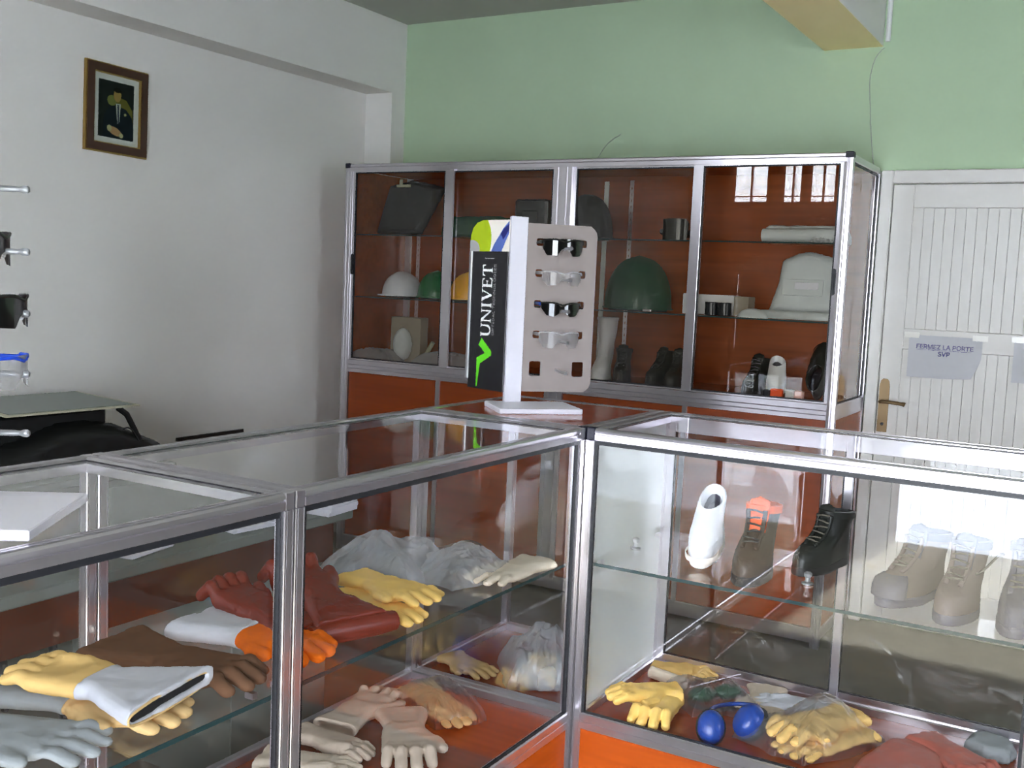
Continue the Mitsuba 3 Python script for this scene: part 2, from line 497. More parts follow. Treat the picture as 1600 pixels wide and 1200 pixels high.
part(dk, 'handle__keyhole', extrude(Point(0, 0).buffer(0.007, 8), 0.002), 'gasket_black', M=TR(-0.918, yf - 0.012, 0.895, rx=90))

# notices taped on the door
def notice(x0, x1, z0, z1, label, curl, words):
    n, m = 14, 12
    u, w = np.meshgrid(np.linspace(0, 1, n), np.linspace(0, 1, m), indexing='ij')
    x = x0 + (x1 - x0) * u
    z = z1 + (z0 - z1) * w
    corner = np.clip(u + w - 1.45, 0, 1)
    if curl:
        x = x - 0.07 * corner ** 1.3
        z = z + 0.015 * corner
    y = yf - 0.0100 - 0.001 * w - curl * 0.05 * corner ** 1.6
    V = np.stack([x, y, z], -1).reshape(-1, 3)
    i, j = np.meshgrid(np.arange(n - 1), np.arange(m - 1), indexing='ij')
    a = (i * m + j).ravel()
    f = np.vstack([np.c_[a, a + 1, a + m + 1], np.c_[a, a + m + 1, a + m]])
    k = thing('paper_notice', label, 'paper notice')
    part(k, 'sheet', trimesh.Trimesh(V, f, process=False), 'paper_blue', True)
    for tx in ((x0 + 0.01, x1 - 0.01) if curl else (x0 + 0.02,)):
        part(k, 'tape', bx(tx - 0.03, tx + 0.03, yf - 0.0112, yf - 0.0104, z1 - 0.012, z1 + 0.012), 'tape_clear')
    for t, hgt, cx, cz, ink in words:
        g = meshkit.text_mesh(t, hgt, 0.0006, bold=True)
        w0 = g.bounds[1][0] - g.bounds[0][0]
        R = np.array([[1, 0, 0, cx - w0 / 2], [0, 0, -1, yf - 0.0125], [0, 1, 0, cz], [0, 0, 0, 1.0]])
        part(k, 'lettering', g, ink, M=R)
    return k
plastic('tape_clear', (222, 220, 214), 0.15)
plastic('ink_violet', (104, 98, 138), 0.7)
plastic('ink_navy', (52, 48, 108), 0.7)
notice(-0.832, -0.54, 1.112, 1.293, 'bluish paper sheet reading FERMEZ LA PORTE SVP taped to the door', 1,
       [('FERMEZ LA PORTE', 0.0185, -0.689, 1.237, 'ink_violet'), ('SVP', 0.0185, -0.689, 1.208, 'ink_navy')])
part('paper_notice', 'underline', bx(-0.80, -0.58, yf - 0.0130, yf - 0.0125, 1.2315, 1.233), 'ink_violet')
notice(-0.42, -0.20, 1.12, 1.297, 'blank bluish paper at the right edge of the photo on the white door', 0, [])

# cables and conduit on the back wall
single('wall_cable', tube(spline([[-1.033, YB - 0.004, 2.52], [-1.075, YB - 0.004, 2.456], [-1.085, YB - 0.004, 2.37], [-1.077, YB - 0.004, 2.292], [-1.067, YB - 0.004, 2.19], [-1.052, YB - 0.004, 2.08], [-1.04, YB - 0.004, 2.0]], 30), 0.002, 6),
       'cable_grey', 'thin grey cable running down the green wall to the tall cabinet', 'cable')
single('wall_wire', tube(spline([[-2.40, YB - 0.004, 2.05], [-2.36, YB - 0.004, 2.118], [-2.32, YB - 0.004, 2.16], [-2.26, YB - 0.004, 2.195]], 16), 0.0016, 6),
       'cable_grey', 'thin loose wire curving up above the middle of the tall cabinet', 'wire')
single('conduit', tube([[-1.02, YB - 0.012, 2.545], [-1.02, YB - 0.012, 2.83]], 0.011, 12), 'white_pvc', 'white conduit pipe beside the end of the ceiling beam', 'pipe')

# portrait on the left wall
pk = thing('framed_portrait', 'framed portrait of a seated man in dark suit, brown and gold frame', 'picture')
MP = np.array([[0, 0, 1, XL], [1, 0, 0, 3.03], [0, 1, 0, 2.092], [0, 0, 0, 1.0]]) @ TR(rz=-1.2)
PW, PH = 0.157, 0.183

def pframe(w0, h0, w1, h1, d0, d1):
    return xf(extrude(Polygon([(-w0, -h0), (w0, -h0), (w0, h0), (-w0, h0)], [[(-w1, -h1), (w1, -h1), (w1, h1), (-w1, h1)]]), d1 - d0), TR(z=d0))
part(pk, 'frame', pframe(PW - 0.006, PH - 0.006, PW - 0.038, PH - 0.038, 0.002, 0.024), 'frame_brown', M=MP)
part(pk, 'gilt_edge', cat(pframe(PW, PH, PW - 0.007, PH - 0.007, 0.002, 0.017), pframe(PW - 0.037, PH - 0.037, PW - 0.042, PH - 0.042, 0.002, 0.02)), 'frame_gold', M=MP, label='thin gold edging')
part(pk, 'mount', bx(-PW + 0.04, PW - 0.04, -PH + 0.04, PH - 0.04, 0.002, 0.008), 'mat_board', M=MP, label='pale mount')
prt, pcol = [], []

def pp(poly, z, c):
    m = xf(extrude(poly, 0.0003), TR(z=z))
    prt.append(m)
    pcol.append(np.tile(lin(*c), (len(m.vertices), 1)))
iw, ih = PW - 0.068, PH - 0.066
pp(sbox(-iw, -ih, iw, ih), 0.0082, (30, 36, 32))
pp(Polygon([(-0.02, -0.03), (0.01, 0.055), (0.05, 0.05), (0.082, 0.01), (0.086, -0.04)]), 0.0086, (84, 84, 40))
pp(affinity.scale(Point(-0.022, 0.038).buffer(0.024), 1, 0.9), 0.0087, (96, 104, 56))
pp(Polygon([(-0.07, -ih), (-0.062, -0.03), (-0.035, 0.012), (0.0, 0.022), (0.05, 0.01), (0.08, -0.02), (iw, -0.06), (iw, -ih)]), 0.009, (26, 34, 36))
pp(affinity.scale(Point(0.004, 0.062).buffer(0.022, 12), 0.85, 1.25), 0.0094, (128, 110, 62))
pp(affinity.scale(Point(0.004, 0.083).buffer(0.019, 12), 1, 0.55), 0.0097, (26, 28, 22))
pp(Polygon([(-0.004, 0.028), (0.022, 0.03), (0.016, -0.045), (0.006, -0.055)]), 0.0096, (146, 158, 140))
pp(Polygon([(0.004, 0.024), (0.012, 0.024), (0.014, -0.05), (0.007, -0.056)]), 0.0099, (52, 60, 70))
pp(Point(0.045, -0.012).buffer(0.006, 8), 0.0096, (120, 124, 84))
pp(affinity.rotate(affinity.scale(Point(-0.006, -0.088).buffer(0.026, 12), 1.35, 0.62), -18), 0.0097, (148, 122, 84))
pp(affinity.scale(Point(-0.034, -0.078).buffer(0.012, 8), 1.0, 1.1), 0.0099, (150, 152, 112))
pp(Point(0.026, -0.102).buffer(0.010, 8), 0.0099, (156, 160, 118))
part(pk, 'print', trimesh.util.concatenate(prt), 'print', M=MP, color=np.vstack(pcol), label='dark printed portrait')


# ------------------------------------------------------------------ glass display cases
P, H = 0.026, 1.05
def frame_of(px, py, rz):
    return TR(px, py, 0, rz)


def grooved_post(u0, v0, z0, z1, w=P):
    g = 0.0014
    pts = []
    for k, (dx, dy) in enumerate(((1, 0), (0, 1), (-1, 0), (0, -1))):
        c0 = np.array([(-1, -1), (1, -1), (1, 1), (-1, 1)][k]) * w / 2
        for t, off in ((0.06, 0), (0.16, 0), (0.18, g), (0.22, g), (0.24, 0), (0.76, 0), (0.78, g), (0.82, g), (0.84, 0), (0.94, 0)):
            nrm = np.array([-dy, dx])
            pts.append(c0 + np.array([dx, dy]) * w * t + nrm * off)
    m = along(pts, 'z', z0, z1)
    m.apply_translation([u0 + w / 2, v0 + w / 2, 0])
    return m


RAIL = [(0, -0.032), (0, -0.0165), (0.004, -0.0155), (0.004, -0.0125), (0, -0.0115), (0.001, -0.005), (0.005, -0.001), (0.009, 0), (0.0095, -0.004), (0.0125, -0.004),
        (0.013, 0), (0.0185, 0), (0.019, -0.004), (0.0225, -0.004), (0.023, 0), (0.030, -0.0005), (0.034, -0.004), (0.034, -0.032)]
LOW = [(0, 0), (0.026, 0), (0.026, 0.042), (0.022, 0.046), (0.004, 0.046), (0, 0.043), (0, 0.024), (0.002, 0.023), (0.002, 0.021), (0, 0.020)]


def rail_run(profile, z, p0, p1, inward):
    """a profile (inward, height) swept from p0 to p1 in plan; inward: unit vector in plan"""
    p0, p1, n = np.array(p0, float), np.array(p1, float), np.array(inward, float)
    d = p1 - p0
    L = np.linalg.norm(d)
    d /= L
    m = extrude(Polygon(profile), L)
    v = m.vertices
    w = np.c_[p0 + v[:, [2]] * d + v[:, [0]] * n, v[:, 1] + z]
    f = m.faces
    R = np.array([[n[0], 0, d[0]], [n[1], 0, d[1]], [0, 1, 0]])
    if np.linalg.det(R) < 0:
        f = f[:, ::-1]
    return trimesh.Trimesh(w, f, process=False)


def show_case(M, L, label, ends=('glass', 'glass'), back='glass', top='glass', shelf=True, deck='laminate_deck', plinth='laminate_x', corner=False, front='glass', group=None):
    k = thing('display_case', label, 'display case', group)
    W = L
    e = 0.0006
    for u0 in (0, W - P):
        for v0 in (0, D - P):
            part(k, 'post', grooved_post(u0 + e if u0 == 0 else u0 - e, v0 + e if v0 == 0 else v0 - e, 0, H - 0.032), 'aluminium', M=M)
    al = 'aluminium'
    part(k, 'top_rail', rail_run(RAIL, H + 0.002, (P, 0), (W - P, 0), (0, 1)), al, M=M, smooth=25)
    part(k, 'top_rail', rail_run(RAIL, H + 0.002, (P, D), (W - P, D), (0, -1)), al, M=M, smooth=25)
    part(k, 'top_rail', rail_run(RAIL, H + 0.002, (0, P), (0, D - P), (1, 0)), al, M=M, smooth=25)
    part(k, 'top_rail', rail_run(RAIL, H + 0.002, (W, P), (W, D - P), (-1, 0)), al, M=M, smooth=25)
    zl = 0.19
    for p0, p1, n in (((P, 0), (W - P, 0), (0, 1)), ((P, D), (W - P, D), (0, -1)), ((0, P), (0, D - P), (1, 0)), ((W, P), (W, D - P), (-1, 0))):
        part(k, 'bottom_rail', rail_run(LOW, zl, p0, p1, n), al, M=M, smooth=25)
    # floor and wooden plinth
    part(k, 'deck', bx(P + 0.001, W - P - 0.001, P + 0.001, D - P - 0.001, 0.196, 0.212), deck, M=M)
    part(k, 'plinth_panel', bx(P, W - P, 0.004, 0.014, 0.02, 0.19), plinth, M=M, label='orange wood plinth panel')
    part(k, 'plinth_panel', bx(P, W - P, D - 0.014, D - 0.004, 0.02, 0.19), plinth, M=M)
    part(k, 'plinth_panel', bx(0.004, 0.014, P, D - P, 0.02, 0.19), plinth, M=M)
    part(k, 'plinth_panel', bx(W - 0.014, W - 0.004, P, D - P, 0.02, 0.19), plinth, M=M)
    part(k, 'plinth_rail', bx(P, W - P, 0.001, 0.02, 0.0, 0.02), al, M=M)
    part(k, 'plinth_rail', bx(P, W - P, D - 0.02, D - 0.001, 0.0, 0.02), al, M=M)
    z0, z1 = zl + 0.046, H - 0.030
    # front pane and its seal
    if front == 'glass':
        yq = 0.011
        part(k, 'front_pane', quad_y(P, W - P, yq, z0 - 0.004, z1 + 0.004), 'glass', M=M, label='clear front pane')
        s = 0.008
        part(k, 'front_seal', cat(bx(P, P + s, 0.005, 0.016, z0, z1), bx(W - P - s, W - P, 0.005, 0.016, z0, z1), bx(P, W - P, 0.005, 0.016, z1 - 0.013, z1), bx(P, W - P, 0.005, 0.016, z0, z0 + 0.003)), 'gasket_black', M=M)
    for side, u in (('L', 0.012), ('R', W - 0.012)):
        kind = ends[0 if side == 'L' else 1]
        if kind == 'glass':
            part(k, 'end_pane', quad_x(u, P, D - P, z0 - 0.004, z1 + 0.004), 'glass', M=M)
        elif kind == 'white':
            part(k, 'end_panel', bx(u - 0.004, u + 0.004, P, D - P, z0 - 0.004, z1 + 0.004), 'panel_white', M=M, label='white end panel')
    if back == 'glass':
        part(k, 'back_pane', quad_y(P, W - P, D - 0.012, z0 - 0.004, z1 + 0.004), 'glass', M=M)
    elif back == 'doors':
        mid = W / 2
        fw = 0.025
        for a, b, y in ((P, mid + fw, D - 0.022), (mid, W - P, D - 0.008)):
            if a > P:
                a = mid - 0.004
            dkey = part(k, 'sliding_door', cat(bx(a, a + fw, y - 0.006, y + 0.006, z0, z1, 0.001), bx(b - fw, b, y - 0.006, y + 0.006, z0, z1, 0.001),
                                               bx(a + fw, b - fw, y - 0.006, y + 0.006, z0, z0 + 0.022, 0.001), bx(a + fw, b - fw, y - 0.006, y + 0.006, z1 - 0.03, z1, 0.001)), al, M=M)
            part(dkey, 'pane', quad_y(a + fw, b - fw, y, z0 + 0.022, z1 - 0.03), 'glass', M=M)
            s = 0.004
            part(dkey, 'seal', cat(bx(a + fw, a + fw + s, y - 0.005, y + 0.005, z0 + 0.022, z1 - 0.03), bx(b - fw - s, b - fw, y - 0.005, y + 0.005, z0 + 0.022, z1 - 0.03),
                                   bx(a + fw, b - fw, y - 0.005, y + 0.005, z0 + 0.022, z0 + 0.025)), 'gasket_black', M=M)
    t = 0.034
    if top == 'glass':
        part(k, 'top_pane', quad_z(t - 0.002, W - t + 0.002, t - 0.002, D - t + 0.002, H - 0.004), 'glass', M=M, label='clear glass top')
        s = 0.005
        part(k, 'top_seal', cat(bx(t, W - t, t, t + s, H - 0.01, H - 0.0035), bx(t, W - t, D - t - s, D - t, H - 0.01, H - 0.0035), bx(t, t + s, t, D - t, H - 0.01, H - 0.0035), bx(W - t - s, W - t, t, D - t, H - 0.01, H - 0.0035)), 'gasket_black', M=M)
    else:
        part(k, 'top_panel', bx(t, W - t, t, D - t, H - 0.016, H - 0.001), top, M=M, label='glossy red-brown wooden top')
    if shelf:
        zs = 0.668
        s0, s1 = (0.0005 if ends[0] is None else 0.03), (W - 0.0005 if ends[1] is None else W - 0.03)
        sk = part(k, 'shelf', quad_z(s0, s1, 0.028, D - 0.034, zs), 'glass', M=M, label='clear glass shelf')
        part(sk, 'front_edge', bx(s0, s1, 0.0265, 0.0275, zs - 0.009, zs), 'glass_edge', M=M)
        for u0 in (P, W - P - 0.012):
            for v0 in (0.06, D - 0.09):
                part(k, 'shelf_bracket', bx(u0, u0 + 0.012, v0, v0 + 0.02, zs - 0.014, zs - 0.002), al, M=M)
    # corner blocks; the one at the meeting of the two fronts is a dark cap
    for u0 in (0, W - P):
        for v0 in (0, D - P):
            dark = (corner and (u0, v0) == (W - P, 0)) or (ends[0] == 'white' and (u0, v0) == (0, 0))
            part(k, 'corner_cap', bx(u0 + e, u0 + P - e, v0 + e, v0 + P - e, H - 0.0315, H + (0.004 if dark else 0.002), 0.002), 'cap_blue_black' if dark else al, M=M, label='dark corner cap' if dark else None)
    return k


LU = 1.176
G = 'glass display cases of the counter'
show_case(frame_of(PX - 0.001, PY - 0.001 - LU, 90), LU, 'left glass display case with yellow, brown and white gloves, next to the corner unit', ends=(None, 'open'), plinth='laminate_y')
show_case(frame_of(PX - 0.001, PY - 0.003 - 2 * LU, 90), LU, 'nearest glass display case at the lower left edge, cut off by the frame', ends=('glass', None), plinth='laminate_y')
# square corner unit: local front faces -y, its right side joins the right-hand case
show_case(frame_of(PX - 0.001 - D, PY + 0.0005, 0), D, 'square corner display unit with red-brown wooden top under the eyewear stand', ends=('glass', None), back='glass', top='laminate_top', shelf=False, corner=True, front='none')
show_case(frame_of(PX + 0.0005, PY, 0), LU, 'right glass display case with shoes on the shelf', ends=('white', 'glass'), back='doors')

# ------------------------------------------------------------------ tall cabinet on the back wall
CX0, CX1, CY0, CY1 = -3.548, -1.003, 4.27, 4.812
ck = thing('tall_cabinet', 'tall aluminium and red-brown wood cabinet with sliding glass doors against the green wall', 'cabinet')
al = 'aluminium'
CPOST = 0.046
for a, b in ((CX0, CX0 + CPOST), (CX1 - 0.034, CX1)):
    part(ck, 'post', along([(a, CY0 + 0.002), (a + 0.01, CY0), (a + 0.013, CY0 + 0.003), (a + 0.016, CY0), (b - 0.016, CY0), (b - 0.013, CY0 + 0.003), (b - 0.01, CY0), (b, CY0 + 0.002), (b, CY0 + 0.03), (a, CY0 + 0.03)], 'z', 0, 1.99), al)
    part(ck, 'post', bx(a, b, CY1 - 0.03, CY1, 0, 1.99, 0.002), al)
part(ck, 'center_post', along([(-2.332, CY0), (-2.312, CY0), (-2.309, CY0 + 0.004), (-2.306, CY0), (-2.266, CY0), (-2.263, CY0 + 0.004), (-2.26, CY0), (-2.240, CY0), (-2.240, CY0 + 0.04), (-2.332, CY0 + 0.04)], 'z', 0.07, 1.975), al)
part(ck, 'top_rail', along([(CY0, 1.972), (CY0 + 0.034, 1.972), (CY0 + 0.034, 2.006), (CY0 + 0.004, 2.008), (CY0, 2.004), (CY0, 1.994), (CY0 + 0.003, 1.992), (CY0, 1.990)], 'x', CX0 + 0.02, CX1 - 0.02), al)
part(ck, 'middle_rail', along([(CY0 + 0.001, 0.945), (CY0 + 0.03, 0.945), (CY0 + 0.03, 1.008), (CY0 + 0.001, 1.008), (CY0 + 0.001, 0.985), (CY0 + 0.004, 0.983), (CY0 + 0.001, 0.981), (CY0 + 0.001, 0.966), (CY0 + 0.004, 0.964), (CY0 + 0.001, 0.962)], 'x', CX0 + CPOST, CX1 - 0.034), al)
part(ck, 'bottom_rail', bx(CX0 + CPOST, CX1 - 0.034, CY0 + 0.002, CY0 + 0.03, 0.022, 0.082, 0.002), al)
for z0, z1 in ((1.976, 2.004), (0.945, 1.008), (0.03, 0.08)):
    part(ck, 'side_rail', bx(CX1 - 0.022, CX1 - 0.002, CY0 + 0.03, CY1 - 0.03, z0, z1, 0.002), al)
for x0 in (CX0, CX1 - 0.028):
    part(ck, 'corner_cap', bx(x0 - 0.002, x0 + 0.03, CY0 - 0.004, CY0 + 0.03, 1.988, 2.012, 0.003), 'cap_blue_black', label='black corner cap')
part(ck, 'back_panel', bx(CX0 + 0.002, CX1 - 0.002, CY1 - 0.012, CY1 - 0.002, 0.08, 1.99), 'laminate_back', label='red-brown wooden back')
part(ck, 'top_panel', bx(CX0 + 0.03, CX1 - 0.024, CY0 + 0.035, CY1 - 0.013, 1.984, 1.996), 'laminate_back')
part(ck, 'floor_panel', bx(CX0 + 0.03, CX1 - 0.024, CY0 + 0.032, CY1 - 0.013, 0.985, 1.003), 'laminate_back')
part(ck, 'side_panel', bx(CX0 + 0.004, CX0 + 0.014, CY0 + 0.03, CY1 - 0.03, 0.08, 1.984), 'laminate_back')
part(ck, 'side_pane', quad_x(CX1 - 0.012, CY0 + 0.03, CY1 - 0.03, 1.008, 1.976), 'glass', label='clear glass end pane')
sd = [bx(CX1 - 0.017, CX1 - 0.007, CY0 + 0.03, CY1 - 0.03, 1.008, 1.013), bx(CX1 - 0.017, CX1 - 0.007, CY0 + 0.03, CY1 - 0.03, 1.968, 1.976), bx(CX1 - 0.017, CX1 - 0.007, CY1 - 0.036, CY1 - 0.03, 1.008, 1.976)]
part(ck, 'side_seal', cat(*sd), 'gasket_black')
part(ck, 'side_panel', bx(CX1 - 0.016, CX1 - 0.008, CY0 + 0.03, CY1 - 0.03, 0.08, 0.945), 'laminate_back')
# sliding glass doors: x range and depth
for n, (a, b, y, hx) in enumerate(((-3.502, -2.884, CY0 + 0.012, -3.492), (-2.937, -2.332, CY0 + 0.027, None), (-2.240, -1.617, CY0 + 0.027, None), (-1.663, -1.037, CY0 + 0.012, -1.046))):
    f0 = 0.014 if n in (0, 2) else 0.048
    f1 = 0.048 if n in (0, 2) else 0.014
    if n == 0:
        f1 = 0.05
    if n == 1:
        f0 = 0.012
    if n == 2:
        f1 = 0.010
    if n == 3:
        f0 = 0.044
    t = 0.0065
    dk2 = part(ck, 'sliding_door', cat(bx(a, a + f0, y - t, y + t, 1.010, 1.972, 0.001), bx(b - f1, b, y - t, y + t, 1.010, 1.972, 0.001), bx(a + f0, b - f1, y - t, y + t, 1.010, 1.016), bx(a + f0, b - f1, y - t, y + t, 1.966, 1.972)), al)
    part(dk2, 'pane', quad_y(a + f0, b - f1, y + 0.001, 1.014, 1.968), 'glass_smoke', label='smoky glass pane')
    s = 0.006
    part(dk2, 'seal', cat(bx(a + f0, a + f0 + s, y - 0.004, y + 0.004, 1.016, 1.966), bx(b - f1 - s, b - f1, y - 0.004, y + 0.004, 1.016, 1.966), bx(a + f0, b - f1, y - 0.004, y + 0.004, 1.016, 1.016 + s), bx(a + f0, b - f1, y - 0.004, y + 0.004, 1.966 - s, 1.966)), 'gasket_black')
    if hx:
        hz = 1.50
        part(dk2, 'handle', cat(extrude(LineString([(0, -0.045), (0, 0.045)]).buffer(0.0075, 6), 0.004).apply_transform(TR(hx, y - t, hz, rx=90)),
                                bx(hx - 0.003, hx + 0.003, y - t - 0.012, y - t - 0.004, hz - 0.03, hz + 0.03, 0.001)), 'gasket_black')
# lower wooden doors
for a, b in ((-3.498, -2.946), (-2.923, -2.334), (-2.238, -1.652), (-1.63, -1.04)):
    part(ck, 'lower_door', bx(a, b, CY0 + 0.010, CY0 + 0.022, 0.084, 0.943), 'laminate_door')
for a, b in ((-2.946, -2.923), (-1.652, -1.63)):
    part(ck, 'stile', bx(a, b, CY0 + 0.002, CY0 + 0.024, 0.082, 0.945, 0.001), al)
# glass shelves and the slotted standards that carry them
for z in (1.3375, 1.657):
    for a, b in ((-3.50, -2.30), (-2.27, -1.04)):
        sk = part(ck, 'shelf', quad_z(a, b, CY0 + 0.05, CY1 - 0.03, z), 'glass')
        part(sk, 'front_edge', bx(a, b, CY0 + 0.046, CY0 + 0.0495, z - 0.006, z), 'glass_edge')
for x in (-3.455, -2.18):
    slots = [sbox(-0.003, zz, 0.003, zz + 0.012) for zz in np.arange(1.05, 1.93, 0.03)]
    m = extrude(sbox(-0.010, 1.006, 0.010, 1.965).difference(unary_union(slots)), 0.004)
    part(ck, 'shelf_standard', m, al, M=np.array([[1, 0, 0, x], [0, 0, -1, CY1 - 0.0125], [0, 1, 0, 0], [0, 0, 0, 1.0]]))
for x, hw in ((-3.51, 0.009), (-2.315, 0.012)):
    part(ck, 'upright', bx(x - hw, x + hw, CY1 - 0.022, CY1 - 0.0125, 1.006, 1.96, 0.002), 'panel_white', label='pale vertical strip on the back')


# ------------------------------------------------------------------ eyewear display stands
def serif_letters(word, cap):
    """bold serif capitals as outlines, cap metres tall, reading along +x"""
    def stem(x, y0, y1, w):
        return sbox(x, y0, x + w, y1)
    S, t = 0.17, 0.055

    def serif(x0, x1, y):
        return sbox(x0, y, x1, y + t)
    out, cur = [], 0.0
    for c in word:
        if c == 'U':
            ring = affinity.translate(Point(0, 0).buffer(0.40, 16), 0.47, 0.39).difference(affinity.scale(affinity.translate(Point(0, 0).buffer(0.40, 16), 0.47, 0.39), 0.58, 0.80)).intersection(sbox(0, -0.1, 1, 0.39))
            g = [stem(0.07, 0.38, 1, S), stem(0.76, 0.38, 1, 0.10), serif(0, 0.31, 1 - t), serif(0.66, 0.95, 1 - t), ring]
            w = 0.97
        elif c == 'N':
            g = [stem(0.09, 0, 1, 0.085), stem(0.80, 0, 1, 0.085), Polygon([(0.06, 1), (0.27, 1), (0.885, 0), (0.80, 0)]), serif(0, 0.26, 0), serif(0, 0.2, 1 - t), serif(0.70, 0.98, 1 - t)]
            w = 1.02
        elif c == 'I':
            g = [stem(0.08, 0, 1, S), serif(0, 0.33, 0), serif(0, 0.33, 1 - t)]
            w = 0.38
        elif c == 'V':
            g = [Polygon([(0.06, 1), (0.25, 1), (0.52, 0.24), (0.76, 1), (0.85, 1), (0.50, 0), (0.42, 0)]), serif(0, 0.33, 1 - t), serif(0.66, 0.92, 1 - t)]
            w = 0.93
        elif c == 'E':
            g = [stem(0.08, 0, 1, S), serif(0, 0.30, 0), serif(0, 0.30, 1 - t), sbox(0.2, 0, 0.70, 0.07), sbox(0.2, 0.93, 0.66, 1), sbox(0.2, 0.475, 0.5, 0.54), sbox(0.46, 0.38, 0.51, 0.64), Polygon([(0.70, 0), (0.74, 0.25), (0.69, 0.25), (0.60, 0.05)]), Polygon([(0.66, 1), (0.69, 0.77), (0.64, 0.77), (0.57, 0.96)])]
            w = 0.80
        else:
            g = [stem(0.33, 0, 1, S), serif(0.24, 0.59, 0), sbox(0.02, 0.93, 0.80, 1), Polygon([(0.02, 1), (0.0, 0.72), (0.05, 0.72), (0.13, 0.95)]), Polygon([(0.80, 1), (0.82, 0.72), (0.77, 0.72), (0.69, 0.95)])]
            w = 0.84
        out.append(affinity.translate(unary_union(g).buffer(0.004), cur, 0))
        cur += w + 0.06
    return affinity.scale(unary_union(out), cap, cap, origin=(0, 0)), cur * cap


HOLES = [0.513, 0.415, 0.317, 0.220, 0.124]     # row heights above the counter top
E0 = 0.098                                       # centre of the eyewear panel from the stand's middle


def eyewear_stand(M, label, lettering=True):
    k = thing('eyewear_stand', label, 'display stand')
    part(k, 'base', bx(-0.132, 0.132, -0.10, 0.10, 0.0004, 0.0165, 0.002), 'display_white', M=M, label='square white base')
    part(k, 'post', bx(-0.0725, -0.0175, -0.10, -0.078, 0.0165, 0.603, 0.0015), 'display_white', M=M, label='flat white post')
    ep0, ep1, zp0, zp1 = -0.0165, 0.2165, 0.050, 0.585
    c = 0.035
    o = Polygon([(ep0, zp0), (ep1 - c, zp0), (ep1 - 0.3 * c, zp0 + 0.3 * c), (ep1, zp0 + c), (ep1, zp1 - c), (ep1 - 0.3 * c, zp1 - 0.3 * c), (ep1 - c, zp1), (ep0, zp1)])
    o = sbox(ep0, zp0, ep1 - 0.02, zp1).union(sbox(ep0, zp0, ep1, zp1).buffer(-c).buffer(c, 10))
    for i, z in enumerate(HOLES):
        for s in (-1, 1):
            hw, hh, dz = (0.019, 0.024, 0.0) if i == 4 else (0.012, 0.012, 0.014)
            o = o.difference(sbox(E0 + s * 0.072 - hw, z + dz - hh, E0 + s * 0.072 + hw, z + dz + hh).buffer(-0.006).buffer(0.006, 6))
    R = np.array([[1, 0, 0, 0], [0, 0, -1, -0.084], [0, 1, 0, 0], [0, 0, 0, 1.0]])
    part(k, 'eyewear_panel', extrude(o, 0.006), 'display_grey', M=M @ R, label='grey panel with rounded corners and arm holes')
    for z in HOLES:
        prof = [(0, 0), (0.005, 0), (0.005, 0.078), (0.0042, 0.084), (0.0042, 0.088), (0.0062, 0.092), (0.0062, 0.099), (0.004, 0.102), (0, 0.102)]
        part(k, 'peg', lathe(prof, 14), 'acrylic', M=M @ TR(E0, -0.083, z - 0.005, rx=-90), smooth=40, label='clear acrylic peg')
    part(k, 'spacer', bx(ep0 + 0.003, ep0 + 0.02, -0.1, -0.09, 0.1, 0.5), 'display_grey', M=M)
    # the black lettered wing, turned back on the other side of the post
    W = M @ np.array([[0.458, 0.88, 0, -0.0735], [0.88, -0.458, 0, -0.093], [0, 0, 1, 0], [0, 0, 0, 1.0]])
    # wing local: -x runs away from the post; the lettered face is -y
    wl = 0.176
    part(k, 'sign_panel', bx(-wl, 0, -0.003, 0.003, 0.045, 0.492, 0.001), 'display_black', M=W, label='black sign panel')
    part(k, 'sign_edge', tube(np.array([[-wl - 0.004, 0, 0.075], [-wl - 0.004, 0, 0.3], [-wl - 0.004, 0, 0.492]]), 0.009, 12), 'acrylic', M=W, label='clear rolled edge')
    crd = sbox(-wl - 0.012, 0.492, 0, 0.592)
    crd = crd.intersection(Polygon([(-wl - 0.012, 0.492), (0, 0.492), (0, 0.592), (-wl + 0.05, 0.592), (-wl + 0.02, 0.584), (-wl, 0.567), (-wl - 0.009, 0.545), (-wl - 0.012, 0.52)]))
    ms, cs = [], []

    def put(poly, d, col):
        for g in getattr(poly, 'geoms', [poly]):
            if g.area < 1e-7:
                continue
            m = xf(extrude(g, 0.0005), np.array([[1, 0, 0, 0], [0, 0, -1, -d], [0, 1, 0, 0], [0, 0, 0, 1.0]]))
            ms.append(m)
            cs.append(np.tile(lin(*col), (len(m.vertices), 1)))
    m = xf(extrude(crd, 0.005), np.array([[1, 0, 0, 0], [0, 0, -1, 0.0025], [0, 1, 0, 0], [0, 0, 0, 1.0]]))
    ms.append(m)
    cs.append(np.tile(lin(238, 232, 222), (len(m.vertices), 1)))
    x0 = -wl - 0.012
    put(crd.intersection(affinity.scale(affinity.translate(Point(0, 0).buffer(0.062, 24), x0 + 0.045, 0.53), 0.95, 1.3)), 0.0026, (176, 198, 44))
    put(crd.intersection(affinity.scale(affinity.translate(Point(0, 0).buffer(0.03, 24), x0 + 0.012, 0.498), 1.2, 1.0)), 0.0032, (172, 170, 172))
    blue = Polygon([(x0 + 0.105, 0.492), (x0 + 0.118, 0.515), (x0 + 0.14, 0.54), (x0 + 0.16, 0.565), (0, 0.588), (0, 0.548), (x0 + 0.17, 0.52), (x0 + 0.155, 0.492)])
    put(crd.intersection(blue), 0.0026, (92, 112, 180))
    put(crd.intersection(Polygon([(x0 + 0.15, 0.548), (x0 + 0.165, 0.565), (0, 0.58), (0, 0.56), (x0 + 0.162, 0.53)])), 0.0032, (52, 54, 120))
    part(k, 'header_card', trimesh.util.concatenate(ms), 'print', M=W, color=np.vstack(cs), label='header card printed in lime, white and blue')
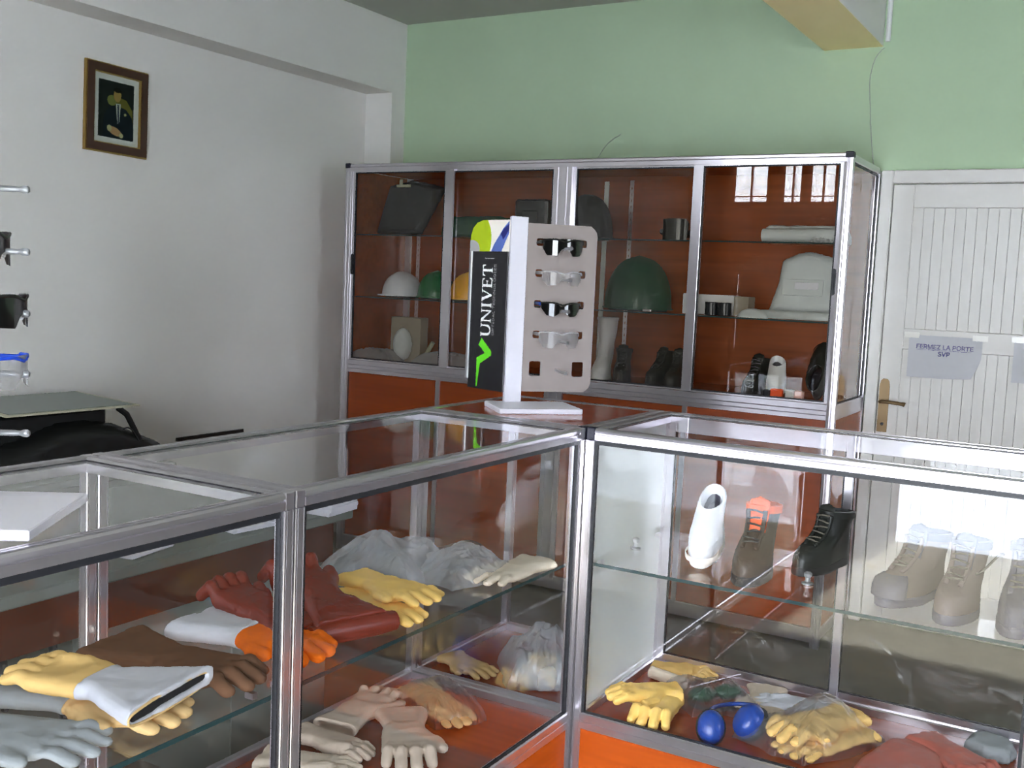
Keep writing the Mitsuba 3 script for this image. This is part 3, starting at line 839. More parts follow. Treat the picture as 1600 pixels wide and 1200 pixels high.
    if lettering:
        # text reads upwards: text x -> z, text y -> -x of the wing
        def up(m, x, z):
            return xf(m, W @ np.array([[0, -1, 0, x], [0, 0, -1, -0.0031], [1, 0, 0, z], [0, 0, 0, 1.0]]))
        word, wd = serif_letters('UNIVET', 0.048)
        g = affinity.scale(word, 0.235 / wd, 1, origin=(0, 0))
        part(k, 'lettering', up(extrude(g, 0.0006), -0.071, 0.218), 'ink_white', label='white UNIVET lettering')
        sm = meshkit.text_mesh('OPTICAL TECHNOLOGIES', 0.0105, 0.0006)
        sm.apply_scale([0.228 / (sm.bounds[1][0] - sm.bounds[0][0]), 1, 1])
        part(k, 'lettering', up(sm, -0.054, 0.222), 'ink_grey', label='small grey lettering')
        part(k, 'lettering', up(extrude(sbox(0.0, 0.0, 0.003, 0.045), 0.0006), -0.066, 0.468), 'ink_grey')
        # green tick-shaped emblem: (distance from post, height)
        em = Polygon([(-0.106, 0.205), (-0.124, 0.186), (-0.106, 0.180), (-0.078, 0.165), (-0.118, 0.125), (-0.128, 0.05), (-0.1335, 0.05), (-0.1335, 0.138), (-0.112, 0.152), (-0.062, 0.152), (-0.062, 0.168), (-0.082, 0.178)])
        em = Polygon([(-0.126, 0.188), (-0.112, 0.212), (-0.062, 0.172), (-0.062, 0.158), (-0.116, 0.128), (-0.128, 0.052), (-0.133, 0.052), (-0.133, 0.146), (-0.094, 0.164), (-0.113, 0.180)])
        part(k, 'emblem', xf(extrude(em, 0.0006), W @ np.array([[1, 0, 0, 0], [0, 0, -1, -0.0031], [0, 1, 0, 0], [0, 0, 0, 1.0]])), 'ink_lime', label='lime green V emblem')
    return k


def bent(poly, R=0.085, h=0.004, thick=0.0018):
    """an outline in (s, z) bent round an upright cylinder: a curved lens"""
    ms = []
    for g in getattr(poly, 'geoms', [poly]):
        x0, z0, x1, z1 = g.bounds
        nx, nz = max(int((x1 - x0) / h), 2), max(int((z1 - z0) / h), 2)
        strips = [g.intersection(sbox(x0 + (x1 - x0) * i / nx, z0 - 1, x0 + (x1 - x0) * (i + 1) / nx, z1 + 1)) for i in range(nx)]
        for s in strips:
            for q in getattr(s, 'geoms', [s]):
                if q.geom_type == 'Polygon' and q.area > 1e-9:
                    ms.append(trimesh.creation.extrude_polygon(q, thick, engine='earcut') if thick else None)
    m = trimesh.util.concatenate(ms)
    v = m.vertices
    a = v[:, 0] / R
    rr = R + v[:, 2]
    # front of the glasses faces +y (the stand's front); centre at origin
    m.vertices = np.c_[np.sin(a) * rr, np.cos(a) * rr - R, v[:, 1]]
    return m


def lens_outline(kind):
    if kind == 'shield':
        o = Polygon([(-0.072, 0.022), (0, 0.026), (0.072, 0.022), (0.074, -0.004), (0.058, -0.026), (0.026, -0.028), (0.014, -0.010), (0, -0.003), (-0.014, -0.010), (-0.026, -0.028), (-0.058, -0.026), (-0.074, -0.004)])
    elif kind == 'sport':
        h = Polygon([(0.004, 0.004), (0.012, 0.014), (0.05, 0.02), (0.072, 0.018), (0.07, 0.002), (0.05, -0.02), (0.028, -0.024), (0.012, -0.014)])
        o = h.union(affinity.scale(h, -1, 1, origin=(0, 0))).union(sbox(-0.012, 0.0, 0.012, 0.009))
    else:
        h = Polygon([(0.0, 0.012), (0.02, 0.02), (0.055, 0.02), (0.072, 0.012), (0.07, -0.008), (0.052, -0.024), (0.026, -0.022), (0.010, -0.006), (0.0, -0.001)])
        o = h.union(affinity.scale(h, -1, 1, origin=(0, 0)))
    return o.buffer(-0.004).buffer(0.007, 5).buffer(-0.003)


def eyewear(M, z, kind, lens, frame, label, cat_='safety glasses', tip=None):
    """a pair of glasses hung on a peg, the arms through the panel"""
    k = thing('safety_glasses', label, cat_, 'safety glasses on the display stands' if False else None)
    A = M @ TR(E0, -0.046, z)
    part(k, 'lens', bent(lens_outline(kind)), lens, M=A, smooth=20)
    top = [(s, np.interp(abs(s), [0, 0.03, 0.073], [0.012, 0.020, 0.018])) for s in np.linspace(-0.073, 0.073, 17)]
    if kind != 'shield' or True:
        R = 0.086
        pts = [[math.sin(s / R) * R, math.cos(s / R) * R - 0.085, zz + (0.004 if kind == 'shield' else 0.001)] for s, zz in top]
        part(k, 'brow_bar', tube(pts, 0.0026 if kind != 'shield' else 0.003, 6), frame, M=A, smooth=40)
    R = 0.085
    for sgn in (-1, 1):
        e = [sgn * math.sin(0.075 / R) * R, math.cos(0.075 / R) * R - R, 0.016]
        m_ = frame if not (tip and sgn < 0) else tip
        part(k, 'temple', cat(bx(e[0] - 0.0035, e[0] + 0.0035, -0.10, e[1] + 0.002, 0.010, 0.021, 0.0015)), m_, M=A)
    part(k, 'nose_pad', cat(tube([[-0.011, -0.003, -0.004], [-0.015, -0.008, -0.014]], 0.003, 6), tube([[0.011, -0.003, -0.004], [0.015, -0.008, -0.014]], 0.003, 6)), 'clear_white', M=A)
    part(k, 'white_patch', bx(0.034, 0.053, 0.001, 0.0025, 0.004, 0.014, 0.0005), 'paper_white', M=A @ TR(0, -0.012, 0.001, rz=-28))  # small white patch on the right-hand lens
    return k


def stand_frame(c, n, z):
    n = np.array(n, float)
    n /= np.linalg.norm(n)
    e = np.array([-n[1], n[0]])
    # local x: to the right as seen from the front, local y: towards the front
    M = np.eye(4)
    M[:2, 0], M[:2, 1], M[:3, 3] = e, n, [c[0], c[1], z]
    return M


MS1 = stand_frame((-1.601, 2.862), (0.715, -0.70), H - 0.001)
MS2 = stand_frame((-1.479, 0.968), (0.815, 0.58), H + 0.0022)
eyewear_stand(MS1, 'eyewear display stand with black UNIVET sign and grey panel on the corner unit')
eyewear_stand(MS2, 'eyewear display stand at the left edge, only its base and clear pegs in view')
eyewear(MS1, HOLES[0], 'shield', 'lens_dark', 'black_gloss', 'black wraparound safety glasses, topmost on the grey panel')
eyewear(MS1, HOLES[1], 'round', 'lens_clear', 'clear_white', 'clear safety glasses with thin arms, second from the top on the grey panel')
eyewear(MS1, HOLES[2], 'sport', 'lens_dark', 'black_gloss', 'dark sport glasses with a blue arm tip, in the middle of the grey panel', tip='blue_plastic')
eyewear(MS1, HOLES[3], 'shield', 'lens_clear', 'clear_white', 'wide clear safety glasses, lowest pair on the grey panel')
eyewear(MS2 @ TR(0, 0.028, 0), HOLES[1], 'shield', 'lens_dark', 'black_gloss', 'dark glasses at the left edge on the second peg from the top')
eyewear(MS2 @ TR(0, 0.055, 0), HOLES[2], 'shield', 'lens_dark', 'black_gloss', 'dark glasses at the left edge on the third peg, covering it')
eyewear(MS2 @ TR(0, 0.055, 0), HOLES[3], 'shield', 'lens_clear', 'blue_frame', 'clear glasses with blue frame at the left edge of the photo')


# ------------------------------------------------------------------ gloves
_glove_cache = {}


def glove_parts(cuff, width=0.047, fat=0.0125, cuffw=0.058, curl=0.012, spread=1.0, flat=0.62, thumb=-38, seed=0, tuck=False, open_cuff=True, wr=0.003):
    key = (cuff, width, fat, cuffw, curl, spread, flat, thumb, seed, tuck, open_cuff, wr)
    if key in _glove_cache:
        return _glove_cache[key]
    fing = []
    for i, (y, L, a) in enumerate(((-0.036, 0.066, -7), (-0.012, 0.078, -2), (0.013, 0.073, 3), (0.036, 0.056, 9))):
        y *= width / 0.047
        a = math.radians(a * spread)
        b = np.array([0.088, y, 0.0])
        m = b + np.array([math.cos(a), math.sin(a), 0]) * L * 0.5 + [0, 0, curl * 0.7]
        t = b + np.array([math.cos(a), math.sin(a), 0]) * L * 0.96 + [0, 0, -curl * 0.2]
        r = fat * (0.9 if i == 3 else 1.0)
        fing.append((b, m, t, r))
    ta = math.radians(thumb)
    tb = np.array([0.028, -width * 0.78, 0.0])
    tmid = tb + np.array([math.cos(ta), math.sin(ta), 0]) * 0.035
    tt = tb + np.array([math.cos(ta * 0.75), math.sin(ta * 0.75), 0]) * 0.074 + [0, 0, 0.004]
    if tuck:
        tmid, tt = tb + np.array([0.03, 0.004, 0.012]), tb + np.array([0.066, 0.014, 0.02])

    def field(P):
        Q = P.copy()
        Q[:, 2] = Q[:, 2] / flat
        d = np.full(len(P), 9.0)
        pw = 0.021
        for y in np.linspace(-1, 1, 5) * (width - pw * 0.75):
            d = smin(d, capsule(Q, (0.0, y * 0.82, 0), (0.088, y, 0), pw * 0.88, pw * 0.84), 0.012)
        fd = np.full(len(P), 9.0)
        for b, m, t, r in fing:
            f = smin(capsule(Q, b, m, r * 1.05, r), capsule(Q, m, t, r, r * 0.92), 0.004)
            fd = smin(fd, f, 0.002)
        d = smin(d, fd, 0.008)
        th = smin(capsule(Q, tb, tmid, 0.0175, 0.015), capsule(Q, tmid, tt, 0.015, 0.0125), 0.006)
        d = smin(d, th, 0.012)
        w = 0.036 + (cuffw - 0.036) * np.clip(-Q[:, 0] / max(cuff, 1e-3), 0, 1)
        cz = 0.020
        dc = np.maximum(np.maximum(np.abs(Q[:, 1]) - w, np.abs(Q[:, 2]) - cz), np.maximum(-cuff - Q[:, 0], Q[:, 0] - 0.03))
        e = np.hypot(np.maximum(np.abs(Q[:, 1]) - (w - cz), 0), Q[:, 2]) - cz
        dc = np.maximum(e, np.maximum(-cuff - Q[:, 0], Q[:, 0] - 0.03))
        d = smin(d, dc, 0.012)
        if open_cuff:
            hole = np.hypot(np.maximum(np.abs(Q[:, 1]) - (w - cz), 0), Q[:, 2]) - (cz - 0.006)
            d = np.maximum(d, -np.maximum(hole, Q[:, 0] + cuff - 0.03))
        n1 = meshkit.fbm(np.c_[P[:, 0] * 45, P[:, 1] * 45, np.full(len(P), seed * 5.1)], 3, seed) - 0.5
        n2 = 1 - np.abs(2 * meshkit.noise(np.c_[P[:, 0] * 26, P[:, 1] * 14, np.full(len(P), seed)], seed + 3) - 1)
        return d + wr * 2 * n1 - wr * 0.9 * n2 * (P[:, 0] < 0.09)

    wmax = max(cuffw, width + 0.03) + 0.03
    h = 0.0036
    full = surface_nets(field, [-cuff - 0.012, -wmax - 0.02, -0.03], [0.19, wmax, 0.045], h)
    hand = surface_nets(lambda P: np.maximum(field(P), -0.004 - P[:, 0] + 0.0), [-0.03, -wmax - 0.02, -0.03], [0.19, wmax, 0.045], h)
    cf = surface_nets(lambda P: np.maximum(field(P) - 0.0012, P[:, 0] + 0.002), [-cuff - 0.012, -wmax, -0.03], [0.01, wmax, 0.045], h)
    zmin = full.vertices[:, 2].min()
    for m in (full, hand, cf):
        m.vertices[:, 2] -= zmin
    _glove_cache[key] = (full, hand, cf)
    return _glove_cache[key]


def glove(label, w, t, z, material, cuff=0.09, mirror=False, cuff_mat=None, tilt=0.0, roll=0.0, group=None, name='work_glove', sc=None, **kw):
    """w, t: plan positions of the cuff's end and of the middle fingertip; z: the height it lies at"""
    w, t = np.array(w, float), np.array(t, float)
    L = np.linalg.norm(t - w)
    s = sc or float(np.clip(L / (0.168 + cuff), 0.72, 1.2))
    a = math.degrees(math.atan2(*(t - w)[::-1]))
    full, hand, cf = glove_parts(cuff, **kw)
    c = t - s * 0.168 * (t - w) / L
    M = TR(c[0], c[1], z, rz=a) @ TR(ry=tilt, rx=roll, s=(s, -s if mirror else s, s))
    v = trimesh.transform_points(full.vertices, M)
    M[2, 3] += z - v[:, 2].min()
    k = thing(name, label, 'glove', group)
    if cuff_mat:
        part(k, 'hand', hand, material, M=M, smooth=True)
        part(k, 'cuff', cf, cuff_mat, M=M, smooth=True)
    else:
        part(k, 'shell', full, material, M=M, smooth=True)
    return k, M


ZS, ZD = 0.669, 0.2125
LG = 'gloves on the glass shelf of the left case'
# shelf of the left case, from near to far
glove('pale grey cotton glove at the lower left corner on the glass shelf', (-1.67, 0.95), (-1.345, 1.065), ZS, 'cotton_grey', cuff=0.13, cuffw=0.07, width=0.052, seed=1)
glove('yellow hide glove lying underneath the white cuffed glove, fingertips towards the glass', (-1.665, 1.14), (-1.335, 1.215), ZS, 'hide_tan', cuff=0.12, cuffw=0.066, width=0.054, fat=0.0145, seed=2, cuff_mat='cotton_grey')
k, Mg = glove('yellow and white gauntlet glove with wide open dark cuff, lying on top of another', (-1.34, 1.195), (-1.655, 1.125), ZS + 0.043, 'hide_yellow', cuff=0.15, cuffw=0.112, width=0.062, fat=0.016, seed=3, cuff_mat='canvas_white', flat=0.75, tuck=True, spread=0.2)
rim = [(0.110 * math.cos(a), 0.0152 * math.copysign(abs(math.sin(a)) ** 0.6, math.sin(a))) for a in np.linspace(0, 2 * np.pi, 41)]
zc_ = (Mg[2, 3])
part(k, 'cuff_binding', tube(np.array([[-0.151, y, 0.0165 + zz] for y, zz in rim]), 0.0028, 6, cap=False), 'hide_tan', M=Mg, smooth=True, label='pale bound edge')
part(k, 'lining', trimesh.Trimesh(np.array([[-0.1475, 0.97 * y, 0.0165 + 0.9 * zz] for y, zz in rim[:-1]]), np.array([[0, i, i + 1] for i in range(1, 39)]), process=False), 'dark_inside', M=Mg, label='dark sheet across the cuff mouth, for the shade inside')  # flat sheet in the mouth, its dark colour stands for shade inside
glove('large brown leather glove behind the white cuffed glove', (-1.71, 1.37), (-1.345, 1.40), ZS, 'hide_brown', cuff=0.16, cuffw=0.085, width=0.056, fat=0.0145, seed=4, curl=0.02, flat=0.75)
glove('orange rubber glove with white cuff next to the case divider', (-1.68, 1.575), (-1.335, 1.585), ZS, 'rubber_orange', cuff=0.14, cuffw=0.085, width=0.052, fat=0.016, seed=5, cuff_mat='canvas_white', curl=0.016, flat=0.8)
glove('dark red gauntlet with fingers bent up, left one of two', (-1.44, 1.635), (-1.745, 1.665), ZS, 'rubber_maroon', cuff=0.15, cuffw=0.075, width=0.052, fat=0.015, seed=6, curl=0.03, flat=1.1, tilt=-9)
k, Mg = glove('dark red gauntlet with thick rolled cuff, beside the yellow rubber gloves', (-1.385, 1.725), (-1.70, 1.835), ZS, 'rubber_maroon', cuff=0.14, cuffw=0.085, width=0.056, fat=0.015, seed=7, curl=0.03, flat=1.2, tilt=-10)
part(k, 'rolled_cuff', tube(np.array([[-0.14, -0.10, 0.026], [-0.141, -0.05, 0.028], [-0.14, 0, 0.028], [-0.138, 0.05, 0.028], [-0.14, 0.09, 0.026]]), [0.02, 0.024, 0.024, 0.024, 0.02], 12), 'rubber_maroon', M=Mg, smooth=40)
glove('yellow rubber glove lying flat at the shelf edge, lower one of a pair', (-1.545, 1.915), (-1.318, 1.865), ZS, 'rubber_yellow', cuff=0.10, cuffw=0.055, fat=0.014, width=0.054, seed=8, flat=0.7, sc=1.0)
glove('yellow rubber glove lying on the other yellow rubber glove', (-1.56, 1.985), (-1.33, 1.955), ZS + 0.024, 'rubber_yellow', cuff=0.10, cuffw=0.055, fat=0.0135, width=0.054, seed=9, flat=0.7, sc=1.0)
glove('ivory white glove at the far end of the glass shelf', (-1.355, 2.49), (-1.375, 2.22), ZS, 'glove_ivory', cuff=0.075, cuffw=0.056, seed=10, flat=0.6, thumb=-20)
# floor of the left case
glove('white knitted glove with spread fingers on the case floor, fingers towards the back', (-1.755, 2.13), (-1.80, 2.43), ZD, 'knit_white', cuff=0.09, cuffw=0.055, seed=11, curl=0.02, flat=0.75, spread=1.8)
glove('white knitted glove on the case floor with fingers hanging to the front', (-1.685, 2.33), (-1.455, 2.06), ZD, 'knit_white', cuff=0.10, cuffw=0.062, width=0.052, seed=12, curl=0.024, flat=0.8, mirror=True, fat=0.0145)
glove('white knitted glove with bluish stripe side, half behind the case divider', (-1.82, 2.06), (-1.575, 2.06), ZD, 'knit_white', cuff=0.11, cuffw=0.05, seed=13, flat=0.9, spread=0.2, tuck=True)
glove('white glove at the bottom edge beside the divider', (-1.80, 1.90), (-1.555, 1.99), ZD, 'glove_ivory', cuff=0.09, seed=14, spread=0.3, tuck=True)
glove('pale glove seen between the brown glove and the divider, on the case floor', (-1.80, 1.62), (-1.67, 1.86), ZD, 'knit_white', cuff=0.09, seed=15)
glove('yellow glove packed in clear film on the left case floor', (-1.75, 2.50), (-1.49, 2.36), ZD, 'hide_tan', cuff=0.09, cuffw=0.06, seed=16, spread=0.2, tuck=True)
single('plastic_bag', crumpled(0.31, 0.21, 0.062, 3, flat=0.9), 'film_thin', 'clear film bag around the yellow glove in the left case', 'plastic bag', True, M=TR(-1.62, 2.43, ZD + 0.001, rz=-28))
# clear bags on the shelf
single('plastic_bag', crumpled(0.32, 0.36, 0.085, 11, flat=0.5), 'film_clear', 'crumpled cloudy plastic bag behind the yellow rubber gloves on the shelf', 'plastic bag', True, M=TR(-1.635, 2.14, ZS + 0.001, rz=20))
single('plastic_bag', crumpled(0.24, 0.32, 0.058, 23, flat=0.5), 'film_clear', 'bluish crumpled plastic bag next to the ivory glove', 'plastic bag', True, M=TR(-1.48, 2.30, ZS + 0.001, rz=-12))
vis = bent(Polygon([(-0.17, 0.0), (0.17, 0.0), (0.185, 0.10), (0.14, 0.15), (0, 0.17), (-0.14, 0.15), (-0.185, 0.10)]).buffer(0.01, 4), R=0.18, h=0.02, thick=0.0015)
kk = thing('face_visor', 'curved clear visor lying behind the plastic bags on the shelf', 'visor')
part(kk, 'visor_sheet', xf(vis, TR(rx=68, s=0.72)), 'film_thin', M=TR(-1.655, 2.43, ZS + 0.014, rz=75), smooth=30)
part(kk, 'visor_band', tube([[0.128 * math.sin(a), 0.128 * math.cos(a) - 0.13, 0] for a in np.linspace(-1.0, 1.0, 17)], 0.006, 8), 'black_soft', M=TR(-1.655, 2.43, ZS + 0.009, rz=75))
# corner unit floor
single('plastic_bag', crumpled(0.30, 0.26, 0.12, 31, flat=0.6), 'film_clear', 'white crumpled bag on the floor of the corner unit', 'plastic bag', True, M=TR(-1.50, 2.83, ZD + 0.001, rz=35))
single('white_cloth', cushion(Point(0, 0).buffer(0.10, 16), 0.075, wrinkle=0.02, freq=14, seed=4, h=0.007), 'cloth_white', 'white bundled cloth inside the crumpled bag of the corner unit', 'cloth', True, M=TR(-1.49, 2.82, ZD, rz=35))
glove('faint pale glove at the back of the corner unit', (-1.82, 2.78), (-1.62, 2.71), ZD, 'hide_tan', cuff=0.05, seed=17)

# floor of the right case
glove('yellow hide glove at the left end of the right case, fingertips to the left', (-1.05, 2.89), (-1.235, 2.735), ZD + 0.02, 'rubber_yellow', cuff=0.05, cuffw=0.048, seed=18, flat=0.95, fat=0.014, sc=1.0, thumb=-60, mirror=True)
glove('yellow hide glove with curled fingers pointing to the front glass', (-1.09, 2.86), (-1.075, 2.645), ZD, 'rubber_yellow', cuff=0.045, cuffw=0.048, seed=19, flat=1.0, curl=0.03, fat=0.0145, sc=1.0, thumb=-8, mirror=False, spread=1.6)
glove('yellow glove with rolled white cuff at the back corner of the right case', (-1.24, 3.085), (-1.04, 3.13), ZD, 'hide_yellow', cuff=0.06, cuffw=0.05, seed=20, flat=0.8, curl=0.02, mirror=True)
single('rolled_cuff', cat(tube([[-1.225, 3.04, ZD + 0.021], [-1.10, 3.01, ZD + 0.021]], 0.019, 14), tube([[-1.2255, 3.04, ZD + 0.021], [-1.219, 3.0385, ZD + 0.021]], 0.0195, 14)), 'glove_ivory', 'short rolled white cuff in front of the yellow glove at the back corner', 'cuff', 30)
# wrapped goggles
gk = thing('goggles', 'dark green goggles in a clear wrapper behind the blue ear defenders', 'goggles')
part(gk, 'body', cat(ellipsoid((-0.045, 0, 0.02), (0.045, 0.032, 0.02)), ellipsoid((0.045, 0, 0.02), (0.045, 0.032, 0.02))), 'hood_green', M=TR(-1.0, 3.0, ZD, rz=52), smooth=True)
part(gk, 'strap', tube(spline([[-0.085, 0.0, 0.012], [-0.09, -0.06, 0.008], [-0.01, -0.09, 0.008], [0.07, -0.07, 0.008], [0.085, 0.0, 0.012]], 20), 0.006, 6), 'black_soft', M=TR(-1.0, 3.0, ZD, rz=52))
single('plastic_bag', crumpled(0.24, 0.26, 0.055, 41, flat=0.8), 'film_thin', 'clear wrapper around the dark green goggles', 'plastic bag', True, M=TR(-0.995, 2.96, ZD + 0.001, rz=40))
single('metal_rod', tube([[-1.045, 2.90, ZD + 0.058], [-0.955, 3.10, ZD + 0.058]], 0.0022, 6), 'aluminium', 'thin pale rod lying across the wrapped goggles', 'rod')
# ear defenders
ek = thing('ear_defenders', 'pair of blue ear defenders with dark cushions on the right case floor', 'ear defenders')
for (cx, cy, rz, tilt, sc) in ((-0.905, 2.70, 20, 62, 1.0), (-0.825, 2.795, -35, 50, 1.12)):
    Mc = TR(cx, cy, ZD + 0.043, rz=rz) @ TR(rx=tilt)
    Mc = Mc @ np.diag([sc, sc, sc, 1])
    prof = [(0, 0.036), (0.012, 0.0355), (0.024, 0.032), (0.032, 0.024), (0.036, 0.012), (0.0365, 0), (0, 0)]
    part(ek, 'cup', xf(lathe(prof, 28), np.diag([1.0, 1.25, 1, 1])), 'blue_plastic', M=Mc, smooth=35)
    prof = [(0, -0.001), (0.036, -0.001), (0.040, -0.006), (0.041, -0.012), (0.038, -0.019), (0.026, -0.021), (0.024, -0.012), (0, -0.012)]
    part(ek, 'cushion', xf(lathe(prof, 28), np.diag([1.0, 1.22, 1, 1])), 'black_soft', M=Mc, smooth=35)
part(ek, 'headband', tube(spline([[-0.905, 2.705, ZD + 0.075], [-0.93, 2.80, ZD + 0.06], [-0.90, 2.88, ZD + 0.05], [-0.84, 2.88, ZD + 0.06], [-0.825, 2.80, ZD + 0.085]], 20), 0.006, 8), 'blue_plastic', smooth=True)
glove('bluish white thin glove near the back of the right case', (-0.66, 3.08), (-0.88, 3.0), ZD + 0.012, 'canvas_white', cuff=0.10, cuffw=0.05, seed=21, flat=0.7, tuck=True, spread=0.2)
glove('beige cotton glove under the bluish white glove', (-0.88, 3.14), (-0.815, 2.89), ZD, 'knit_white', cuff=0.07, seed=22, flat=0.6)
glove('yellow gloves in clear film in the middle of the right case, upper glove', (-0.60, 3.02), (-0.74, 2.745), ZD + 0.024, 'hide_yellow', cuff=0.09, cuffw=0.056, seed=23, flat=0.75, curl=0.02, fat=0.0145, width=0.052, mirror=True)
glove('yellow glove packed underneath in clear film in the middle of the right case', (-0.565, 2.99), (-0.70, 2.715), ZD, 'hide_yellow', cuff=0.09, cuffw=0.056, seed=24, flat=0.6, fat=0.014)
single('plastic_bag', crumpled(0.25, 0.40, 0.078, 57, flat=0.85), 'film_thin', 'clear film bag around the two yellow gloves in the right case', 'plastic bag', True, M=TR(-0.665, 2.88, ZD + 0.001, rz=-27))
single('rubber_sheet', cushion(Polygon([(-0.535, 2.70), (-0.53, 2.80), (-0.49, 2.965), (-0.45, 2.995), (-0.385, 2.985), (-0.33, 2.93), (-0.30, 2.72)]), 0.035, r=0.03, wrinkle=0.008, seed=2), 'red_rubber', 'dull red folded rubber piece at the front of the right case', 'rubber sheet', True, M=TR(0, 0, ZD))
glove('dull red rubber glove with crumpled cuff at the right end of the right case', (-0.41, 3.03), (-0.20, 2.88), ZD, 'red_rubber', cuff=0.08, cuffw=0.06, seed=25, flat=0.8, curl=0.02)
single('folded_cloth', cushion(Polygon([(-0.315, 3.06), (-0.30, 3.15), (-0.27, 3.175), (-0.20, 3.165), (-0.17, 3.10), (-0.19, 3.04), (-0.25, 3.02)]), 0.04, wrinkle=0.006, seed=9), 'cotton_grey', 'grey folded cloth at the back right of the right case', 'cloth', True, M=TR(0, 0, ZD))


# ------------------------------------------------------------------ shoes
NS = 36


def foot_outline(xb, xf_, w, z, foot=1.0, tilt=0.0, skew=0.0, toe=2.4):
    th = np.arange(NS) * 2 * np.pi / NS
    s = 0.5 + 0.5 * np.cos(th)                       # 1 at toe, 0 at heel
    side = np.sign(np.sin(th))
    ell = np.abs(np.sin(th))
    ftw = np.abs(np.sin(th)) ** (2 / toe) * (0.74 + 0.26 * np.clip((s - 0.25) / 0.4, 0, 1) ** 2 * (3 - 2 * np.clip((s - 0.25) / 0.4, 0, 1))) * (1 - 0.06 * np.sin(np.pi * np.clip(s / 0.6, 0, 1)))
    ww = w * (foot * ftw + (1 - foot) * ell)
    x = xb + (xf_ - xb) * s
    y = side * ww + skew * np.sin(np.pi * s) * 0.012
    return np.c_[x, y, z + tilt * (x - (xb + xf_) / 2)]


def loft(rings, cap0=True, cap1=True):
    V = np.vstack(rings)
    f = []
    n = len(rings)
    for i in range(n - 1):
        for j in range(NS):
            k = (j + 1) % NS
            f += [[i * NS + j, i * NS + k, (i + 1) * NS + k], [i * NS + j, (i + 1) * NS + k, (i + 1) * NS + j]]
    for flag, i, rev in ((cap0, 0, True), (cap1, n - 1, False)):
        if flag:
            c = len(V)
            V = np.vstack([V, rings[i].mean(0)])
            for j in range(NS):
                k = (j + 1) % NS
                f.append([c, k + i * NS, j + i * NS] if rev else [c, j + i * NS, k + i * NS])
    return trimesh.Trimesh(V, np.array(f), process=False)


def dense(keys, n=26):
    """keys: rows (xb, xf, w, z, foot, tilt); smooth interpolation"""
    from scipy.interpolate import PchipInterpolator
    k = np.array(keys, float)
    t = np.arange(len(k))
    return PchipInterpolator(t, k)(np.linspace(0, len(k) - 1, n))


